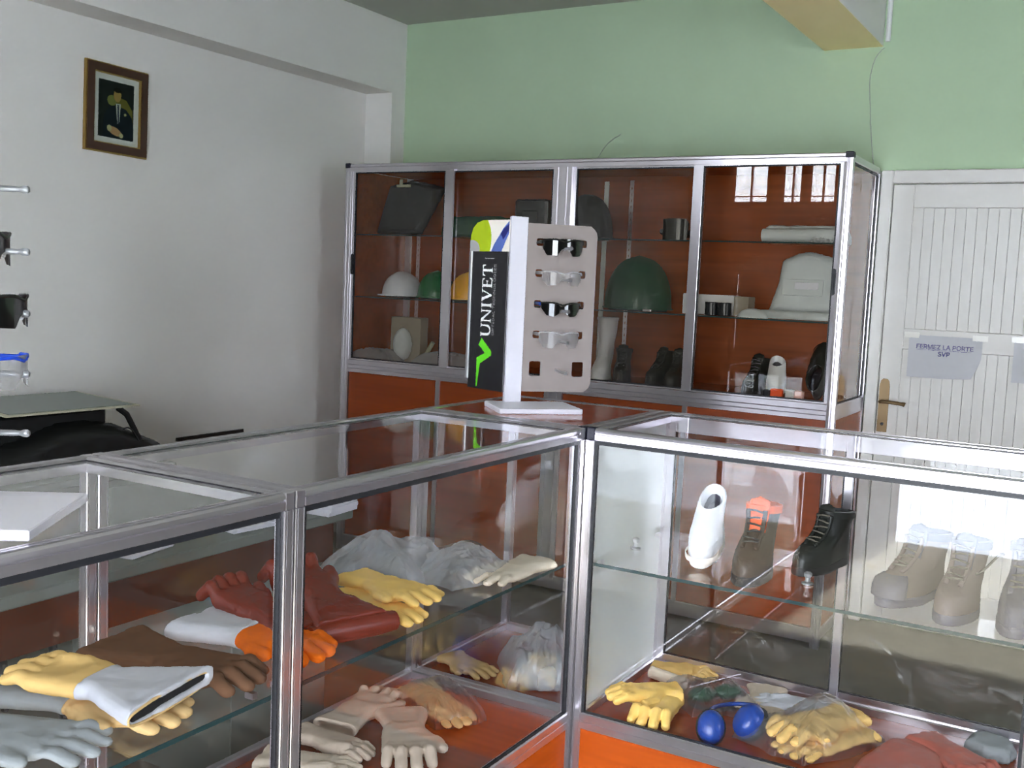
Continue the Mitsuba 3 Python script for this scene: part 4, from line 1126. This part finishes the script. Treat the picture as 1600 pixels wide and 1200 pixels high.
def shoe(M, label, kind='boot', upper='leather_brown', sole='sole_black', collar='orange_trim', lace='lace_dark', toe_mat=None, skew=0.4, group=None, name=None, lining='dark_inside', tab=True):
    L = 0.285
    k = thing(name or {'boot': 'ankle_boot', 'clog': 'work_clog', 'tall': 'rubber_boot'}[kind], label, {'boot': 'boot', 'clog': 'shoe', 'tall': 'boot'}[kind], group)
    sk = skew
    o = lambda r: foot_outline(r[0], r[1], r[2], r[3], r[4], r[5], sk)
    part(k, 'sole', loft([foot_outline(0.004, L - 0.004, 0.048, 0.0, 1, 0, sk), foot_outline(0.0, L, 0.0515, 0.004, 1, 0, sk), foot_outline(0.0, L, 0.052, 0.02, 1, 0, sk), foot_outline(0.003, L - 0.003, 0.0505, 0.026, 1, 0, sk)]), sole, M=M, smooth=40, label='thick sole' if kind != 'tall' else None)
    if kind == 'boot':
        keys = [(0.004, L - 0.003, 0.0495, 0.024, 1, 0), (0.002, L - 0.004, 0.050, 0.045, 1, 0), (0.002, L - 0.014, 0.048, 0.066, 1, 0), (0.004, L - 0.045, 0.046, 0.082, 0.9, 0), (0.006, 0.195, 0.043, 0.098, 0.7, 0), (0.006, 0.165, 0.040, 0.115, 0.4, 0),
                (0.002, 0.148, 0.040, 0.135, 0.2, 0.02), (-0.004, 0.142, 0.042, 0.155, 0.1, 0.06), (-0.008, 0.143, 0.044, 0.172, 0.1, 0.10)]
        rows = dense(keys, 34)
        part(k, 'upper', loft([o(r) for r in rows], True, False), upper, M=M, smooth=50)
        r = rows[-1]
        rim = [foot_outline(r[0] - 0.002, r[1] + 0.002, r[2] + 0.002, r[3] - 0.016, r[4], r[5], sk), foot_outline(r[0] - 0.003, r[1] + 0.003, r[2] + 0.003, r[3] + 0.004, r[4], r[5], sk), foot_outline(r[0] + 0.006, r[1] - 0.006, r[2] - 0.006, r[3] + 0.006, r[4], r[5], sk),
               foot_outline(r[0] + 0.010, r[1] - 0.010, r[2] - 0.010, r[3] - 0.03, r[4], r[5], sk)]
        part(k, 'collar', loft(rim, False, False), collar, M=M, smooth=50, label='padded collar')
        part(k, 'lining', loft([foot_outline(r[0] + 0.009, r[1] - 0.009, r[2] - 0.009, r[3] - 0.028, r[4], r[5], sk), foot_outline(r[0] + 0.012, r[1] - 0.012, r[2] - 0.012, r[3] - 0.06, 0.2, 0, sk)], False, True), lining, M=M, smooth=50)
        # tongue standing up in front of the shaft
        tg = cushion(Polygon([(-0.024, 0), (0.024, 0), (0.03, 0.07), (0.026, 0.088), (0.0, 0.098), (-0.026, 0.088), (-0.03, 0.07)]), 0.011, h=0.004, r=0.012, wrinkle=0.001)
        part(k, 'tongue', xf(tg, np.array([[0, -0.35, 0.94, 0.150], [1, 0, 0, 0.003], [0, 0.94, 0.35, 0.112], [0, 0, 0, 1.0]])), collar, M=M, smooth=True, label='tongue')
        # eyelet facings and laces up the front
        for s in (-1, 1):
            part(k, 'facing', tube(spline([[0.222, s * 0.017, 0.087], [0.19, s * 0.019, 0.104], [0.165, s * 0.020, 0.122], [0.150, s * 0.021, 0.145], [0.147, s * 0.022, 0.172]], 14), 0.006, 8), upper, M=M, smooth=True)
        for i in range(6):
            t = i / 5
            p = spline([[0.222, 0, 0.093], [0.19, 0, 0.111], [0.168, 0, 0.128], [0.156, 0, 0.148], [0.153, 0, 0.170]], 11)[int(t * 9) + 1]
            s = 1 if i % 2 else -1
            part(k, 'lace', tube([p + [0.0, s * 0.021, -0.003], p + [0.006, 0, 0.003], p + [-0.002, -s * 0.021, 0.002]], 0.0026, 6), lace, M=M)
        if tab:
            part(k, 'tab', bx(0.151, 0.158, -0.012, 0.016, 0.150, 0.160, 0.001), collar, M=M, label='small coloured tab')
        if toe_mat:
            cap = loft([foot_outline(0.2, L - 0.001, 0.0505, 0.026, 1, 0, sk, 2.2), foot_outline(0.2, L - 0.002, 0.0505, 0.05, 1, 0, sk, 2.2), foot_outline(0.2, L - 0.014, 0.0478, 0.068, 1, 0, sk, 2.2), foot_outline(0.205, L - 0.04, 0.035, 0.0805, 0.5, 0, sk, 2.2)], False, True)
            part(k, 'toe_cap', cap, toe_mat, M=M, smooth=50, label='toe cap')
    elif kind == 'clog':
        keys = [(0.004, L - 0.003, 0.0495, 0.024, 1, 0), (0.0, L - 0.003, 0.0505, 0.042, 1, 0), (0.0, L - 0.010, 0.049, 0.060, 1, -0.02), (0.002, L - 0.035, 0.046, 0.074, 0.95, -0.06), (0.002, 0.215, 0.044, 0.086, 0.8, -0.08), (0.0, 0.17, 0.042, 0.096, 0.5, -0.05), (-0.002, 0.138, 0.040, 0.103, 0.25, 0.0)]
        rows = dense(keys, 30)
        part(k, 'upper', loft([o(r) for r in rows], True, False), upper, M=M, smooth=50)
        r = rows[-1]
        inner = [foot_outline(r[0], r[1], r[2], r[3], r[4], r[5], sk), foot_outline(r[0] + 0.004, r[1] - 0.003, r[2] - 0.005, r[3] + 0.003, r[4], r[5], sk), foot_outline(r[0] + 0.010, r[1] - 0.008, r[2] - 0.011, r[3] - 0.002, r[4], r[5], sk), foot_outline(r[0] + 0.013, r[1] - 0.010, r[2] - 0.014, r[3] - 0.03, r[4], r[5], sk)]
        part(k, 'collar', loft(inner, False, False), upper, M=M, smooth=50)
        part(k, 'lining', loft([foot_outline(r[0] + 0.013, r[1] - 0.010, r[2] - 0.014, r[3] - 0.028, r[4], r[5], sk), foot_outline(r[0] + 0.016, r[1] + 0.01, r[2] - 0.013, r[3] - 0.055, 0.4, 0, sk)], False, True), lining, M=M, smooth=50)
        part(k, 'toe_bumper', loft([foot_outline(0.17, L + 0.001, 0.0518, 0.022, 1, 0, sk, 2.6), foot_outline(0.17, L + 0.001, 0.0518, 0.030, 1, 0, sk, 2.6), foot_outline(0.175, L - 0.003, 0.049, 0.037, 1, 0, sk, 2.6)], False, False), sole, M=M, smooth=40)
    else:
        keys = [(0.004, L - 0.003, 0.047, 0.024, 1, 0), (0.002, L - 0.004, 0.047, 0.05, 1, 0), (0.004, L - 0.02, 0.044, 0.07, 1, 0), (0.010, 0.2, 0.041, 0.092, 0.8, 0), (0.014, 0.145, 0.038, 0.12, 0.3, 0), (0.010, 0.128, 0.038, 0.17, 0.0, 0), (-0.004, 0.132, 0.046, 0.24, 0.0, 0), (-0.008, 0.136, 0.050, 0.305, 0.0, 0)]
        rows = dense(keys, 34)
        part(k, 'upper', loft([o(r) for r in rows], True, False), upper, M=M, smooth=50)
        r = rows[-1]
        part(k, 'rim', loft([foot_outline(r[0] - 0.003, r[1] + 0.003, r[2] + 0.003, r[3] - 0.012, 0, 0, sk), foot_outline(r[0] - 0.003, r[1] + 0.003, r[2] + 0.003, r[3], 0, 0, sk), foot_outline(r[0] + 0.004, r[1] - 0.004, r[2] - 0.004, r[3] + 0.001, 0, 0, sk), foot_outline(r[0] + 0.006, r[1] - 0.006, r[2] - 0.006, r[3] - 0.08, 0, 0, sk)], False, True), upper, M=M, smooth=40)
    return k


def shoe_at(toe, ang, z, sc=1.0, pitch=0.0, mirror=False):
    """toe: plan position of the toe tip; ang: the way it points (degrees); pitch lifts the heel"""
    a = math.radians(ang)
    S = np.diag([sc, -sc if mirror else sc, sc, 1.0])
    B = TR(0.285 * sc, 0, 0) @ TR(ry=pitch) @ TR(-0.285 * sc, 0, 0) @ S
    M = TR(toe[0] - 0.285 * sc * math.cos(a), toe[1] - 0.285 * sc * math.sin(a), z, rz=ang) @ B
    return M


def shoe_rest(toe, ang, label):
    """a clear wedge that props the heel up"""
    a = math.radians(ang)
    m = along([(-0.235, 0.0), (-0.115, 0.0), (-0.125, 0.030), (-0.212, 0.092), (-0.216, 0.090), (-0.2315, 0.004)], 'y', -0.03, 0.03)
    k = thing('shoe_rest', label, 'shoe rest')
    part(k, 'wedge', m, 'film_thin', M=TR(toe[0], toe[1], ZS + 0.0005, rz=ang))
    return k


# shelf of the right case
shoe(shoe_at((-0.985, 2.745), -80, ZS + 0.004, 0.98, 24), 'white slip-on work clog propped up, leftmost shoe on the shelf of the right case', 'clog', 'shoe_white', 'shoe_sole_cream', lining='leather_grey')
shoe_rest((-0.985, 2.745), -80, 'clear rest under the heel of the white clog in the right case')
shoe(shoe_at((-0.835, 2.665), -84, ZS, 1.06), 'dark brown ankle boot with bright orange collar and tongue, toe to the glass', 'boot', 'leather_brown', 'sole_black', 'orange_trim', lace='sole_black')
shoe(shoe_at((-0.748, 2.875), -107, ZS, 0.92, mirror=True), 'black ankle boot with small orange tab, turned sideways beside the case divider', 'boot', 'leather_black', 'sole_black', 'leather_black', toe_mat=None)
shoe(shoe_at((-0.495, 2.725), -112, ZS, 0.98), 'grey-brown ankle boot, leftmost of the three behind the bright reflection', 'boot', 'leather_tan', 'leather_grey', 'leather_grey', toe_mat='leather_grey')
shoe(shoe_at((-0.335, 2.665), -96, ZS, 1.0), 'grey-brown ankle boot, middle one of the three behind the bright reflection', 'boot', 'leather_tan', 'leather_grey', 'leather_grey')
kb = shoe(shoe_at((-0.185, 2.66), -92, ZS, 1.05), 'grey-brown ankle boot with a trailing lace, at the right end of the shelf', 'boot', 'leather_grey', 'leather_grey', 'leather_grey')
part(kb, 'loose_lace', tube(spline([[-0.225, 2.80, ZS + 0.165], [-0.24, 2.79, ZS + 0.16], [-0.26, 2.765, ZS + 0.135], [-0.28, 2.74, ZS + 0.12]], 12), 0.003, 6), 'lace_dark')
for i, (x, y, lb) in enumerate(((-1.225, 2.86, 'small clear bump holder at the left end of the right shelf, by the white panel'), (-0.70, 2.815, 'small clear holder on the right shelf in front of the black boot'), (-0.42, 2.86, 'small clear holder on the right shelf between two grey-brown boots'))):
    single('clear_stud', lathe([(0, 0), (0.016, 0), (0.016, 0.004), (0.007, 0.007), (0.007, 0.018), (0.011, 0.022), (0.011, 0.03), (0.006, 0.034), (0, 0.035)], 18), 'acrylic', lb, 'clear stud', 40, M=TR(x, y, ZS + 0.0005))


# ------------------------------------------------------------------ things in the tall cabinet
CZ0, CZ1, CZ2 = 1.0035, 1.3380, 1.6575


def helmet(M, mat_, label, a=0.118, b=0.094, h=0.125, brim=0.035, ridge=True):
    k = thing('safety_helmet', label, 'helmet')
    nu, nv = 40, 14
    V, f = [], []
    for j in range(nv + 1):
        t = j / nv
        ph = t * math.pi / 2
        for i in range(nu):
            th = 2 * math.pi * i / nu
            r = math.cos(ph) ** 0.85
            x, y, z = a * r * math.cos(th), b * r * math.sin(th), 0.012 + h * math.sin(ph) ** 0.95
            if ridge:
                z += 0.006 * math.exp(-(y / 0.016) ** 2) * (1 - r ** 6)
            V.append([x, y, z])
    for j in range(nv):
        for i in range(nu):
            q = (i + 1) % nu
            f += [[j * nu + i, j * nu + q, (j + 1) * nu + q], [j * nu + i, (j + 1) * nu + q, (j + 1) * nu + i]]
    part(k, 'shell', trimesh.Trimesh(np.array(V), np.array(f), process=False), mat_, M=M, smooth=True)
    out = [((a + 0.006 + brim * max(0, math.cos(t)) ** 1.5) * math.cos(t), (b + 0.007) * math.sin(t)) for t in np.arange(48) * 2 * np.pi / 48]
    inn = [((a - 0.006) * math.cos(t), (b - 0.006) * math.sin(t)) for t in np.arange(48) * 2 * np.pi / 48]
    part(k, 'brim', xf(extrude(Polygon(out, [inn]), 0.006), TR(z=0.008)), mat_, M=M)
    part(k, 'headband', xf(extrude(Polygon([(0.9 * x, 0.9 * y) for x, y in inn], [[(0.86 * x, 0.86 * y) for x, y in inn]]), 0.03), TR(z=0.0005)), 'black_soft', M=M)
    return k


helmet(TR(-3.335, 4.50, CZ1, rz=-100), 'white_helmet', 'white safety helmet on the middle cabinet shelf', 0.112, 0.098, 0.118)
helmet(TR(-3.115, 4.50, CZ1, rz=-70), 'green_helmet', 'bright green safety helmet beside the white one in the cabinet', 0.112, 0.098, 0.130)
helmet(TR(-2.90, 4.48, CZ1, rz=-80), 'yellow_helmet', 'yellow safety helmet half hidden by the black sign', 0.112, 0.10, 0.130)
hk = helmet(TR(-1.985, 4.50, CZ1, rz=-78), 'hood_green', 'large dark green domed hood on the middle shelf, right of the grey eyewear panel', 0.17, 0.155, 0.235, 0.02, True)
part(hk, 'buckle', bx(-1.885, -1.845, 4.325, 4.34, CZ1 + 0.002, CZ1 + 0.012, 0.002), 'aluminium', label='small shiny buckle')

# top shelf
ak = thing('welding_apron', 'black leather apron standing against the back on the top shelf, left end of the cabinet', 'apron')
ap = cushion(Polygon([(-0.155, 0), (0.13, 0), (0.21, 0.14), (0.27, 0.245), (0.20, 0.262), (0.06, 0.285), (-0.08, 0.258), (-0.12, 0.12)]), 0.05, h=0.009, r=0.04, wrinkle=0.012, freq=12, seed=3)
part(ak, 'body', xf(ap, np.array([[1, 0, 0, -3.325], [0, 0.05, -1, 4.47], [0, 1, 0.05, CZ2 + 0.002], [0, 0, 0, 1.0]])), 'black_soft', smooth=True)
part(ak, 'tag', cat(bx(-3.325, -3.235, 4.405, 4.41, CZ2 + 0.245, CZ2 + 0.258, 0.001), bx(-3.305, -3.285, 4.405, 4.409, CZ2 + 0.258, CZ2 + 0.285, 0.001)), 'tag_grey', label='small pale tag')
single('dark_box', cat(bx(-2.625, -2.445, 4.42, 4.56, CZ2 + 0.0005, CZ2 + 0.185, 0.012), bx(-2.58, -2.49, 4.415, 4.43, CZ2 + 0.05, CZ2 + 0.13, 0.004)), 'black_gloss', 'black box on the top shelf just behind the eyewear stand', 'box')
single('folded_jacket', cushion(Polygon([(-0.17, -0.12), (0.17, -0.12), (0.16, 0.12), (-0.16, 0.12)]).buffer(0.02), 0.10, h=0.01, r=0.05, wrinkle=0.01, seed=6), 'hood_green', 'dark green folded jacket on the top shelf above the yellow helmet', 'jacket', True, M=TR(-2.86, 4.55, CZ2))
helmet(TR(-2.265, 4.50, CZ2, rz=-95), 'black_soft', 'black hood on the top shelf beside the center post', 0.13, 0.12, 0.20, 0.01, False)
vk = thing('dark_goggles', 'dark wraparound goggles on the top shelf in the third bay', 'goggles')
part(vk, 'lens', bent(Polygon([(-0.075, 0.0), (0.075, 0.0), (0.085, 0.07), (0.07, 0.088), (-0.07, 0.088), (-0.085, 0.07)]).buffer(0.004), 0.07, 0.008, 0.003), 'black_gloss', M=TR(-1.815, 4.42, CZ2 + 0.006, rz=165), smooth=30)
part(vk, 'strap', tube(spline([[-1.87, 4.46, CZ2 + 0.045], [-1.86, 4.54, CZ2 + 0.03], [-1.80, 4.57, CZ2 + 0.03], [-1.75, 4.52, CZ2 + 0.03], [-1.745, 4.47, CZ2 + 0.045]], 20), 0.010, 8), 'black_soft')
single('rolled_overall', cat(cushion(Polygon([(-0.15, -0.09), (0.15, -0.10), (0.16, 0.09), (-0.15, 0.08)]).buffer(0.012), 0.075, h=0.007, r=0.03, wrinkle=0.006, seed=8), xf(tube([[-0.152, -0.11, 0.03], [0.155, -0.115, 0.035]], 0.028, 14), np.eye(4))), 'cloth_white', 'white rolled overall on the top shelf at the right end of the cabinet', 'overall', 35, M=TR(-1.235, 4.52, CZ2))
single('folded_bag', crumpled(0.10, 0.10, 0.02, 71), 'film_clear', 'small clear packet at the right front of the top cabinet shelf', 'packet', True, M=TR(-1.13, 4.40, CZ2))
# middle shelf, right bay
jk = thing('white_vest', 'white work vest standing on the middle shelf at the right end of the cabinet', 'vest')
vm = np.array([[1, 0, 0, -1.225], [0, 0.06, -1, 4.53], [0, 1, 0.06, CZ1 + 0.012], [0, 0, 0, 1.0]])
part(jk, 'body', xf(cushion(Polygon([(-0.155, 0.0), (0.16, 0.0), (0.165, 0.24), (0.125, 0.252), (0.06, 0.268), (0.015, 0.278), (-0.03, 0.272), (-0.08, 0.25), (-0.105, 0.235), (-0.115, 0.14)]), 0.06, h=0.007, r=0.04, wrinkle=0.006, seed=5), vm), 'cloth_white', smooth=True)
part(jk, 'pocket', xf(bx(-0.085, 0.09, 0.085, 0.155, 0.058, 0.064, 0.002), vm), 'cloth_white')
part(jk, 'label_patch', xf(bx(-0.03, 0.07, 0.112, 0.142, 0.064, 0.067, 0.001), vm), 'paper_white', label='white label patch')
part(jk, 'hem', xf(cushion(LineString([(-0.20, 0), (-0.12, 0.015), (-0.05, -0.01), (0.02, 0.012), (0.08, -0.008), (0.125, 0.004)]).buffer(0.04), 0.035, h=0.007, r=0.03, wrinkle=0.006, seed=15), TR(-1.215, 4.43, CZ1 + 0.001)), 'cloth_white', smooth=True)
bk = thing('white_box', 'white carton with grey end on the middle shelf, behind two dark tins', 'box')
part(bk, 'carton', bx(-1.75, -1.515, 4.46, 4.56, CZ1 + 0.0005, CZ1 + 0.089, 0.002), 'box_white')
part(bk, 'end_flap', bx(-1.5145, -1.45, 4.465, 4.56, CZ1 + 0.0005, CZ1 + 0.086, 0.002), 'card_box', label='grey-brown end')
for x, lb in ((-1.592, 'dark round tin in front of the white carton, left one of two'), (-1.532, 'dark round tin in front of the white carton, right one of two')):
    tk = thing('tin', lb, 'tin')
    part(tk, 'can', lathe([(0, 0.0005), (0.0265, 0.0005), (0.028, 0.003), (0.028, 0.048), (0, 0.048)], 24), 'tin_dark', M=TR(x, 4.40, CZ1), smooth=30)
    part(tk, 'lid', lathe([(0, 0.0482), (0.0285, 0.0482), (0.0285, 0.055), (0.027, 0.057), (0, 0.057)], 24), 'tin_dark', M=TR(x, 4.40, CZ1), smooth=30)
single('white_cup_mask', xf(lathe([(0.055, 0.0), (0.052, 0.012), (0.040, 0.028), (0.022, 0.037), (0, 0.04)], 24), np.diag([1.2, 0.8, 1, 1])), 'cloth_white', 'small white cup mask beside the hem of the white vest', 'mask', True, M=TR(-1.40, 4.38, CZ1))
# bottom of the left bay
mk = thing('mask_packet', 'greyish packet with a white cup mask at the bottom left of the cabinet', 'packet')
part(mk, 'carton', bx(-3.35, -3.16, 4.43, 4.50, CZ0 + 0.0005, CZ0 + 0.235, 0.003), 'card_box')
part(mk, 'mask', xf(cushion(affinity.scale(Point(0, 0).buffer(0.05, 20), 1.15, 1.7), 0.05, h=0.006, r=0.05, wrinkle=0.004), np.array([[1, 0, 0, -3.262], [0, 0, -1, 4.429], [0, 1, 0, CZ0 + 0.095], [0, 0, 0, 1.0]])), 'cloth_white', smooth=True)
single('plastic_bag', crumpled(0.34, 0.16, 0.05, 81, flat=0.6), 'film_clear', 'cloudy film on the cabinet floor left of the mask packet', 'plastic bag', True, M=TR(-3.40, 4.385, CZ0))
single('plastic_bag', crumpled(0.44, 0.18, 0.055, 83, flat=0.6), 'film_clear', 'cloudy film on the cabinet floor right of the mask packet', 'plastic bag', True, M=TR(-2.95, 4.40, CZ0))
single('yellow_stick', tube([[-3.125, 4.44, CZ0 + 0.05], [-3.085, 4.44, CZ0 + 0.115]], 0.011, 10), 'tag_grey', 'small yellowish tube sticking up from the film in the cabinet', 'tube')
# bottom of the right half
shoe(shoe_at((-2.11, 4.355), -75, CZ0, 0.96), 'white rubber boot standing at the bottom, right of the grey eyewear panel', 'tall', 'shoe_white', 'shoe_white')
for (x, y, a, lb) in ((-2.0, 4.37, -70, 'black work boot on the cabinet floor next to the white rubber boot'), (-1.88, 4.42, -95, 'black work boot in the middle of the third bay, on the cabinet floor'), (-1.765, 4.38, -85, 'black work boot on the cabinet floor close to the stile')):
    shoe(shoe_at((x, y), a, CZ0, 0.86), lb, 'boot', 'leather_black', 'sole_black', 'leather_black', lace='sole_black', tab=False)
shoe(shoe_at((-1.40, 4.345), -92, CZ0, 0.88), 'dark grey work boot, left of the small white clog in the cabinet', 'boot', 'leather_black', 'sole_black', 'leather_black', lace='leather_grey', tab=False)
shoe(shoe_at((-1.275, 4.35), -74, CZ0 + 0.003, 0.86, 20), 'white slip-on clog at the bottom of the cabinet behind an orange box', 'clog', 'shoe_white', 'shoe_sole_cream', lining='leather_grey')
shoe(np.array([[1, 0, 0, -1.12], [0, 1, 0, 4.44], [0, 0, 1, CZ0 + 0.002], [0, 0, 0, 1.0]]) @ TR(rz=90) @ TR(ry=-62) @ np.diag([0.9, 0.9, 0.9, 1]), 'dark shoe leaning on its heel at the bottom right corner of the cabinet', 'clog', 'leather_black', 'sole_black')
ok_ = thing('small_box', 'small orange box in front of the white clog in the cabinet', 'box')
part(ok_, 'carton', bx(-1.285, -1.235, 4.315, 4.345, CZ0 + 0.0005, CZ0 + 0.046, 0.004), 'orange_box')
part(ok_, 'end', bx(-1.312, -1.286, 4.317, 4.345, CZ0 + 0.0005, CZ0 + 0.04, 0.004), 'cap_blue_black', label='dark end')
pk2 = thing('small_box', 'small white and pink box at the bottom right of the cabinet', 'box')
part(pk2, 'carton', bx(-1.222, -1.185, 4.315, 4.345, CZ0 + 0.0005, CZ0 + 0.047, 0.004), 'box_white')
part(pk2, 'end', bx(-1.184, -1.148, 4.315, 4.345, CZ0 + 0.0005, CZ0 + 0.046, 0.004), 'pink_box', label='pink end')


# ------------------------------------------------------------------ behind the left cases
dk = thing('desk', 'grey desk with white edged top and brown drawer front behind the left cases', 'desk')
part(dk, 'desktop', bx(-2.72, -1.97, -0.2, 2.45, 0.72, 0.75, 0.004), 'desk_white')
part(dk, 'drawer_front', bx(-2.02, -2.005, 0.45, 2.40, 0.60, 0.719), 'wood_dark', label='dark brown drawer front')
part(dk, 'pedestal', bx(-2.70, -2.03, 2.02, 2.41, 0.01, 0.60, 0.003), 'desk_grey')
part(dk, 'pedestal', bx(-2.70, -2.03, -0.15, 0.42, 0.01, 0.719, 0.003), 'desk_grey')
for i, (x, y, rz, w, l, hh, lb) in enumerate(((-2.05, 2.37, 4, 0.2, 0.14, 0.035, 'white stack of paper at the far end of the desk'), (-2.10, 2.08, -6, 0.21, 0.15, 0.012, 'white papers on the desk behind the case divider'), (-2.12, 1.72, 10, 0.21, 0.15, 0.006, 'loose white papers on the desk near the rear post'))):
    pkk = thing('paper_stack', lb, 'paper')
    n = 3
    for j in range(n):
        part(pkk, 'sheets', bx(-w / 2, w / 2, -l / 2, l / 2, hh * j / n + 0.0003, hh * (j + 1) / n), 'paper_white', M=TR(x + 0.003 * (j % 2), y, 0.7505, rz=rz + 2 * j))
ck2 = thing('chair', 'chair with black legs and dark red seat behind the desk', 'chair')
MC = TR(-2.80, 1.72, 0, rz=75)
part(ck2, 'seat', bx(-0.21, 0.21, -0.21, 0.21, 0.43, 0.475, 0.015), 'chair_red', M=MC)
part(ck2, 'backrest', bx(-0.2, 0.2, 0.2, 0.23, 0.54, 0.74, 0.012), 'chair_red', M=MC)
for sx in (-1, 1):
    part(ck2, 'leg', tube([[sx * 0.19, -0.17, 0.44], [sx * 0.23, -0.23, 0.0125]], 0.0125, 8), 'chair_black', M=MC)
    part(ck2, 'leg', tube([[sx * 0.19, 0.25, 0.72], [sx * 0.19, 0.22, 0.45], [sx * 0.22, 0.27, 0.0125]], 0.0125, 8), 'chair_black', M=MC)
# side table and the black machine on it
tk = thing('side_table', 'low pale side table against the grey wall behind the left cases', 'table')
part(tk, 'tabletop', bx(-3.76, -3.12, 1.7, 2.80, 0.67, 0.70, 0.004), 'desk_grey')
for x in (-3.72, -3.18):
    for y in (1.75, 2.76):
        part(tk, 'leg', bx(x - 0.02, x + 0.02, y - 0.02, y + 0.02, 0.0, 0.67, 0.002), 'desk_grey')
part(tk, 'apron', bx(-3.15, -3.135, 1.78, 2.73, 0.58, 0.669), 'desk_grey')
mk = thing('office_machine', 'black machine with flat grey top plate on a strut by the grey wall', 'machine')
MB = TR(0, 0, 0.701)
part(mk, 'body', bx(-3.62, -3.24, 1.95, 2.575, 0.0, 0.22, 0.012), 'printer_black', M=MB)
cov = cushion(Polygon([(1.80, 0), (2.79, 0), (2.785, 0.075), (2.70, 0.112), (2.58, 0.165), (2.46, 0.185), (2.34, 0.18), (2.2, 0.14), (2.05, 0.11), (1.80, 0.09)]), 0.10, h=0.01, r=0.05, wrinkle=0.01, freq=9, seed=12)
part(mk, 'cover', xf(cov, np.array([[0, 0, 1, -3.245], [1, 0, 0, 0], [0, 1, 0, 0.0], [0, 0, 0, 1.0]])), 'printer_black', M=MB, smooth=True, label='soft black front cover')
MT = TR(0, 0, 0.701 + 0.228, rz=0)
plate = Polygon([(-3.17, 2.12), (-3.14, 2.64), (-3.63, 2.735), (-3.66, 2.2)])
part(mk, 'top_plate', xf(extrude(plate, 0.006), MT), 'rim_pale', label='thin pale rimmed plate')
part(mk, 'plate_surface', xf(extrude(plate.buffer(-0.018), 0.002), MT @ TR(z=0.0062)), 'printer_grey', label='grey plate surface')
part(mk, 'strut', tube([[-3.17, 2.565, 0.926], [-3.165, 2.60, 0.90], [-3.16, 2.655, 0.80]], 0.011, 8), 'printer_black', label='black strut')
part(mk, 'wire', tube(spline([[-3.16, 2.575, 0.84], [-3.15, 2.60, 0.85], [-3.15, 2.63, 0.82], [-3.15, 2.645, 0.79]], 12), 0.003, 6), 'printer_black')
single('wall_strip', bx(XL + 0.0005, XL + 0.014, 3.376, 3.80, 0.644, 0.660, 0.002), 'printer_black', 'thin dark strip on the grey wall just above the rail, right of the black machine', 'strip')
